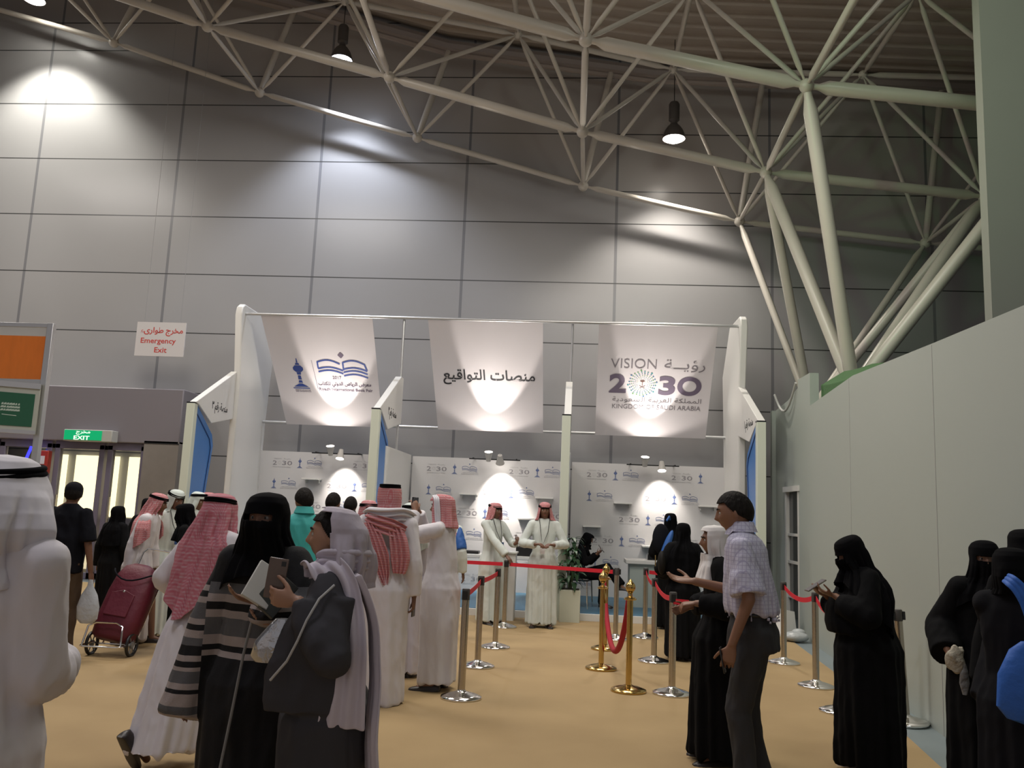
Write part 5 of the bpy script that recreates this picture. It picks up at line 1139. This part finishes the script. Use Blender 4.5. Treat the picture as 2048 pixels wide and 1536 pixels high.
# --- man with blue vest behind
p = person('person in white sleeves and blue vest, mostly hidden behind the photo taker', -1.50, 10.5, 170, 1.62, skin=SKIND, voxel=.010, feet=((-.08, -.1), (.1, .2)), arms={'R': {'w': (-.25, .02, .80)}}); robe(p, THOBEG, sl=(.075, .068, .055), hem=.14)
shirt(p, BLUEV, 'vest', hem=.5, sl=(.08, .078, .07), collar=False, chest=(.128, .105), belly=(.128, .112)); ghutra(p, GHR, .4, .3, seed=75); shoes(p, LEATHER)
# --- two staff
p = person('person in white thobe and red headcloth resting a hand on the belt stanchion, with badge', -1.05, 12.02, 50, 1.70, skin=SKIND, voxel=.008, arms={'R': {'w': (-.10, -.37, .95), 'hint': (-.6, .6, .2), 'd': (.1, -.7, -.6), 'n': (0, .5, -.8), 'curl': .5}, 'L': {'w': (.14, -.30, 1.10), 'hint': (.8, .3, -.8), 'd': (-.1, -.8, .5), 'n': (-1, 0, .2), 'curl': .8}})
robe(p, THOBEG, amp=.020, seed=81, hem=.05, hemw=(.175, .15)); badge(p, .62, .02)
ghutra(p, GHR, .32, .22, seed=82, openlow=70, side=-.01, tilt=.18); shoes(p, LEATHER)
p = person('person in white thobe and red headcloth looking out, both hands held together in front', -.335, 11.90, 4, 1.735, skin=SKIND, voxel=.008, arms={'R': {'w': (-.13, -.25, 1.115), 'hint': (-.8, .5, -.6), 'd': (.75, -.6, .1), 'n': (0, 0, -1), 'curl': .8}, 'L': {'w': (.13, -.25, 1.115), 'hint': (.8, .5, -.6), 'd': (-.75, -.6, .1), 'n': (0, 0, -1), 'curl': .8}})
robe(p, THOBEG, amp=.022, seed=85, hem=.06, hemw=(.185, .15)); badge(p, .60, -.02, tone=M_wsign); ghutra(p, GHR, .34, .25, seed=86, openlow=62, side=-.03, tilt=.2); shoes(p, LEATHER)
# --- seated woman on the platform
ch = thing('visitor_chair', 'dark chair with slim legs under the seated woman on the platform', 'chair', (.16, 13.62, .114), math.radians(78))
MB().box(-.22, .22, -.22, .22, .41, .45).build('seat', M_black, ch, bevel=.015); MB().box(-.22, .22, .2, .235, .5, .82).build('backrest', M_black, ch, bevel=.015)
for sx_ in (-1, 1):
    MB().tube([(sx_*.19, -.19, .41), (sx_*.21, -.21, 0)], .011, 8).build('leg', M_chrome, ch); MB().tube([(sx_*.19, .215, .8), (sx_*.19, .215, .41), (sx_*.21, .24, 0)], .011, 8).build('leg', M_chrome, ch)
p = person('person in black headscarf and white face mask seated with crossed legs, looking at a phone', .16, 13.62, 78, 1.42, z=-.115, female=True, voxel=.008, lean=.10, hpitch=24, seated=True,
           feet=({'k': (-.08, -.44, .74), 'a': (-.07, -.42, .33), 't': (-.07, -.56, .26)}, {'k': (.03, -.47, .86), 'a': (-.06, -.70, .60), 't': (-.06, -.82, .52)}),
           arms={'R': {'w': (-.09, -.30, 1.05), 'hint': (-.6, .4, -1), 'd': (.2, -.7, .6), 'n': (.3, .6, .6), 'curl': .6}, 'L': {'w': (.09, -.30, 1.05), 'hint': (.6, .4, -1), 'd': (-.2, -.7, .6), 'n': (-.3, .6, .6)}})
b = MB(); s = p.s; rs = []
for q, a, bb in ((.47, .125, .12), (.52, .125, .12), (.6, .11, .095), (.7, .115, .09), (.78, .12, .085), (.82, .09, .06), (.84, .05, .045)):
    c = p.spine(q*p.H); rs.append([c+Vector((a*1.3*s*math.cos(t_), bb*1.25*s*math.sin(t_), 0)) for t_ in [2*PI*i/30 for i in range(30)]])
b.rings(rs)
for sd in (-1, 1):
    hip, kn, an, toe = p.leg[sd]; cap(b, hip, kn, .10*s, .082*s, 18); b.tube([kn+(hip-kn)*.05, kn.lerp(an, .3), an], [.085*s, .085*s, .095*s], 18)
    E, W, d = p.arm[sd]; cap(b, p.S[sd], E, .065*s, .062*s, 16); b.tube([E, W-(W-E)*.05], [.062*s, .065*s], 16)
b.rings([[(x_, -.44+.03*math.sin(q*2), z_) for x_, z_ in ((-.14, .80), (.10, .84), (.10, .40), (-.12, .30))] if q else [(x_, -.36, z_) for x_, z_ in ((-.14, .80), (.10, .84), (.10, .40), (-.12, .30))] for q in (0, 1)])
link(remeshed(b, 'robe', .011, 3), 'robe', ABAYA, p.root); cover(p, VEIL, 'headscarf', NPROF, .40, .30, open_=lambda d: 0 if d < .05 else (44 if d < .20 else 0), seed=88)
MB().ell(p.hc+p.hR @ Vector((0, -.070, -.045))*p.hs, .052*p.hs, .042*p.hs, .042*p.hs, p.hR, 16, 10).build('face_mask', mat('mask_white', (.55, .6, .62), .7), p.root); shoes(p, LEATHER)
ph = phone('phone in the hands of the seated woman', toworld(p, (0, -.37, 1.14)), (-.7, 0, math.radians(78)))
# --- women in black at the right booth
p = person('person in black hooded robe and blue strap at the right booth counter', 1.44, 12.35, 172, 1.655, female=True, voxel=.011, arms={'R': {'w': (-.15, -.28, 1.0)}, 'L': {'w': (.15, -.28, 1.0)}}); robe(p, ABAYA, sl=(.085, .09, .08), amp=.022); niqab(p, seed=91, back=.45, front=.4, slit=False); shoes(p, LEATHER)
g = thing('backpack', 'black backpack with blue side panel on the back of the counter visitor', 'backpack', (1.30, 12.05, 1.0))
MB().ell((-.01, .10, .25), .12, .09, .21, None, 20, 14).build('body', TSHIRT, g); MB().ell((.055, .0, .15), .05, .075, .24, Matrix.Rotation(.35, 3, 'Y'), 16, 12).build('side_panel', BLUEV, g); MB().tube([(.06, .06, .50), (.10, .10, .56), (.12, .2, .52)], .014, 8).build('strap', BLUEV, g)
p = person('person in plain black robe and veil, back turned, before the right counter', 1.29, 9.80, 178, 1.535, female=True, voxel=.010, shoulder=1.08, arms={'R': {'w': (-.18, -.2, .95)}, 'L': {'w': (.18, -.2, .95)}}); robe(p, ABAYA, sl=(.070, .095, .09), amp=.024, hemw=(.20, .17), armdrop=.03)
niqab(p, seed=93, back=.72, front=.5, slit=False, amp=.02); shoes(p, LEATHER)
g = thing('handbag', 'dark shoulder bag with a brass zip at the side of the plain black robe', 'handbag', (1.02, 9.70, .93))
MB().ell((0.02, 0, .12), .045, .10, .13, None, 16, 12).build('body', mat('bag_dark', (.008, .007, .006), .7, spec=.2), g); MB().box(-.055, -.045, -.02, -.01, .08, .2).build('zip', M_gold, g)
# --- woman in white hijab and the man in pale shirt
p = person('person in black robe and white headscarf facing the pale shirt wearer', 1.0, 5.86, -88, 1.555, female=True, skin=SKIN, voxel=.007, hpitch=2, arms={'L': {'w': (.17, -.17, 1.01), 'hint': (.5, .8, -.6), 'd': (-.1, -.95, -.1), 'n': (-.3, 0, -1), 'curl': 1.0, 'th': .8}, 'R': {'w': (-.2, -.15, .95)}})
robe(p, ABAYA, sl=(.08, .09, .075), amp=.020, seed=95, hemw=(.21, .18), sleeve_end=.02)
cover(p, WHITEH, 'headscarf', [(0, .012, .012, 0), (.004, .045, .055, 0), (.018, .07, .086, 0), (.045, .084, .104, 0), (.08, .09, .110, 0), (.13, .09, .11, .002), (.18, .088, .106, .0), (.225, .088, .10, 0), (.27, .105, .105, .0), (.31, .14, .12, 0), (.40, .165, .15, 0)], .36, .42, open_=lambda d: 0 if d < .045 else (50 if d < .215 else 0), seed=96, amp=.012); shoes(p, LEATHER)
p = person('person in pale lilac checked short-sleeved shirt and dark trousers, hand held out', 1.10, 5.22, -106, 1.765, skin=SKIN, voxel=.006, lean=.07, hpitch=9, shoulder=1.1, hyaw=4, hsz=1.06,
           arms={'L': {'w': (.235, -.10, .86), 'hint': (.3, .9, 0), 'd': (-.05, -.25, -1), 'n': (-1, 0, 0), 'curl': .6}, 'R': {'w': (-.13, -.36, 1.165), 'hint': (-.5, .6, -1), 'd': (.05, -.95, .06), 'n': (.35, -.1, 1), 'curl': .22, 'th': .2}}, feet=((-.11, .03), (.11, -.03)))
trousers(p, DARKTR, top=.60); shirt(p, plaid_mat(), 'shirt', hem=.58, sl=(.066, .086, .088), chest=(.138, .115), belly=(.132, .125), amp=.010); hair(p); shoes(p, LEATHER)
MB().tube([p.spine(.575*p.H)+Vector((.152*p.s*math.cos(t_), .122*p.s*math.sin(t_), 0)) for t_ in [2*PI*i/32 for i in range(33)]], .012, 8).build('belt', M_black, p.root)
ph = phone('dark phone held in the lowered hand of the pale shirt wearer', toworld(p, (.21, -.155, .765)), (.2, 0, math.radians(-106)))
# --- women along the side wall
p = person('person in black veil and long black robe looking down at a phone, pale shoes', 1.965, 5.85, -84, 1.53, female=True, voxel=.0075, lean=.05, hpitch=26, arms={'L': {'w': (.07, -.24, 1.09), 'hint': (.7, .3, -1), 'd': (-.3, -.9, .3), 'n': (-.2, .2, 1), 'curl': .5}, 'R': {'w': (-.07, -.24, 1.08), 'hint': (-.7, .3, -1), 'd': (.3, -.9, .3), 'n': (.2, .2, 1), 'curl': .5}})
def cape(b):
    rs = []
    for z_, cy, a, d_ in ((1.10, -.12, .10, .12), (1.02, -.12, .14, .15), (.92, -.10, .17, .17), (.86, -.08, .17, .17)): rs.append([Vector((a*math.cos(q), cy+d_*math.sin(q), z_)) for q in [2*PI*i/24 for i in range(24)]])
    b.rings(rs)
robe(p, ABAYA, sl=(.075, .09, .075), amp=.022, seed=101, hem=.05, hemw=(.215, .205), sleeve_end=.03, armdrop=.04, waist=(.145, .155), chest=(.13, .115), extra=cape)
niqab(p, seed=102, back=.78, front=.34, w=40, amp=.020, prof=NPROF[:9]+[(.26, .12, .125, .015), (.30, .16, .15, .03), (.36, .20, .18, .04), (.45, .235, .205, .04), (.7, .25, .225, .03), (.9, .26, .23, .02)]); shoes(p, SHOEW)
ph = phone('phone held out by the veiled woman looking down', toworld(p, (.0, -.345, 1.15)), (-1.0, 0, math.radians(-84)), col=(.09, .07, .05))
p = person('person in black robe and face veil facing out, holding crumpled tissue, by the side wall', 2.36, 5.1, -14, 1.535, female=True, voxel=.0075, arms={'R': {'w': (-.22, -.12, .89), 'hint': (-.25, .9, -.4), 'd': (.1, -.4, -.9), 'n': (.9, 0, 0), 'curl': .8}, 'L': {'w': (.08, -.24, 1.20), 'hint': (.8, .4, -.8), 'd': (-.3, -.2, .9), 'n': (0, .9, 0), 'curl': .7}})
robe(p, ABAYA, sl=(.085, .10, .095), amp=.022, seed=104, hemw=(.22, .19), sleeve_end=.03, armdrop=.05, hem=.04); niqab(p, seed=105, back=.6, front=.36, w=42, prof=[(0, .012, .012, 0), (.004, .045, .055, 0), (.018, .07, .086, 0), (.045, .085, .105, 0), (.09, .09, .11, 0), (.13, .09, .11, .0), (.19, .094, .108, 0), (.24, .105, .11, .002), (.28, .13, .12, .006), (.34, .17, .145, .01), (.6, .2, .17, 0)]); shoes(p, mat('grey_shoe', (.12, .12, .125), .5))
t = MB().ell((0, 0, 0), .05, .04, .07, None, 20, 14)
t.v = [tuple(Vector(q)*(1+.35*noise.noise(Vector(q)*28))) for q in t.v]; t = t.build('tissue', mat('tissue_beige', (.42, .38, .30), .8, bump=.8, bscale=25)); t.location = toworld(p, (-.19, -.19, .85)); tagp(t, 'crumpled beige tissue in the lowered hand by the side wall', 'tissue')
t = MB().rings([[(a*math.cos(q), .012*math.sin(q), z_) for q in [2*PI*i/12 for i in range(12)]] for z_, a in ((0, .012), (.06, .028), (.12, .022), (.16, .01))]).build('clear_bag', mat('clear_plastic', (.22, .22, .22), .15, bump=.8, bscale=20)); t.location = toworld(p, (-.155, -.21, .67)); tagp(t, 'small glossy plastic packet below the crumpled tissue', 'bag')
p = person('person in black veil at the right edge with a large blue bag', 2.16, 4.38, -35, 1.515, female=True, voxel=.009, shoulder=.98, arms={'R': {'w': (-.13, .06, .84), 'hint': (.2, 1, 0)}, 'L': {'w': (.2, -.1, .9)}}); robe(p, mat('dark_grey_robe', (.007, .007, .009), .9, spec=.15), sl=(.070, .075, .07), amp=.020, hemw=(.18, .18), sleeve_end=-.14); niqab(p, seed=107, back=.30, front=.26, slit=False, amp=.006); shoes(p, LEATHER)
g = thing('shoulder_bag', 'big blue bag with wide blue strap cut by the right picture edge', 'bag', toworld(p, (.11, -.25, .64)), math.radians(-15))
MB().rings([[(a*math.copysign(abs(math.cos(q))**.6, math.cos(q)), b_*math.sin(q), z_) for q in [2*PI*i/24 for i in range(24)]] for z_, a, b_ in ((.06, .05, .02), (.08, .12, .04), (.13, .16, .05), (.27, .15, .05), (.38, .10, .035), (.42, .05, .02))]).build('body', mat('bag_blue', (.015, .10, .42), .6, bump=.3, bscale=20), g)
ribbon(p, [(.0, -.19, 1.335), (.03, -.245, 1.325), (.065, -.25, 1.29), (.095, -.24, 1.22), (.115, -.23, 1.12)], [.05, .06, .065, .065, .06], mat('bag_blue', (.015, .10, .42), .6), 'bag_strap', th=.008, amp=.002, wdir=(.5, .3, .8), seed=3)
p = person('person in tall black veil cut by the right picture edge, behind the blue bag', 2.40, 4.72, -20, 1.61, female=True, voxel=.011); robe(p, ABAYA); niqab(p, seed=109, slit=False); shoes(p, LEATHER)

# --- maroon shopping trolley
g = thing('shopping_trolley', 'maroon fabric shopping trolley on two wheels with steel frame', 'trolley', (-4.38, 8.22, 0))
MAR = mat('maroon_fabric', (.11, .008, .022), .55, bump=.3, bscale=16)
Rt = Matrix.Rotation(math.radians(-24), 3, 'X') @ Matrix.Rotation(math.radians(7), 3, 'Y')
rs = []
for z_, a, b_ in ((0, .17, .09), (.03, .20, .12), (.2, .215, .14), (.45, .215, .145), (.62, .20, .13), (.72, .16, .10), (.76, .09, .06)):
    rs.append([Rt @ Vector((a*math.copysign(abs(math.cos(q))**.6, math.cos(q)), b_*math.copysign(abs(math.sin(q))**.6, math.sin(q)), z_))+Vector((0, .02, .15)) for q in [2*PI*i/32 for i in range(32)]])
MB().rings(rs).build('bag', MAR, g, smooth=60)
def rt(v): return Rt @ Vector(v)+Vector((0, .02, .15))
MB().tube([rt((.215*math.cos(q), -.05+.10*math.sin(q)-.05, .60+.06*math.cos(q*2))) for q in [PI+.2+(PI-.4)*i/10 for i in range(11)]], .008, 8).build('flap_edge', TSHIRT, g)
MB().prism([(-.12, 0), (.12, 0), (.12, .22), (0, .26), (-.12, .22)], 'y', -.01, .01).build('pocket', MAR, g, bevel=.006); pk_ = g.children[-1]; pk_.location = rt((0, -.145, .2)); pk_.rotation_euler = Rt.to_euler()
MB().ell(rt((.0, -.152, .44)), .014, .006, .014).build('buckle', M_chrome, g)
for sx_ in (-1, 1):
    MB().torus((0, 0, 0), .10, .016, 32, 10, rot=Matrix.Rotation(PI/2, 3, 'Y')).build('wheel', M_black, g); w_ = g.children[-1]; w_.location = (sx_*.20, .03, .116)
    h_ = MB().lathe([(.002, -.012), (.03, -.012), (.03, .012), (.002, .012)], R=Matrix.Rotation(PI/2, 3, 'Y'))
    for a in range(6): h_.tube([(0, 0, 0), (0, .095*math.cos(a*PI/3), .095*math.sin(a*PI/3))], .006, 6)
    h_.build('hub', mat('wheel_grey', (.2, .2, .2), .5), w_)
MB().tube([(-.20, .03, .116), (.20, .03, .116)], .007, 8).build('axle', M_chrome, g)
MB().tube([(-.19, .02, .13), (-.21, -.16, .12), (-.17, -.19, .12), (.17, -.19, .12), (.21, -.16, .12), (.19, .02, .13)], .009, 8).tube([(-.19, -.17, .12), (-.17, -.12, .30), (-.10, -.10, .33), (.10, -.10, .33), (.17, -.12, .30), (.19, -.17, .12)], .009, 8).build('front_frame', M_chrome, g)
MB().tube([rt((-.16, .15, -.02)), rt((-.16, .16, .95)), rt((-.13, .17, 1.0)), rt((.13, .17, 1.0)), rt((.16, .16, .95)), rt((.16, .15, -.02))], .009, 8).build('handle_frame', M_chrome, g)
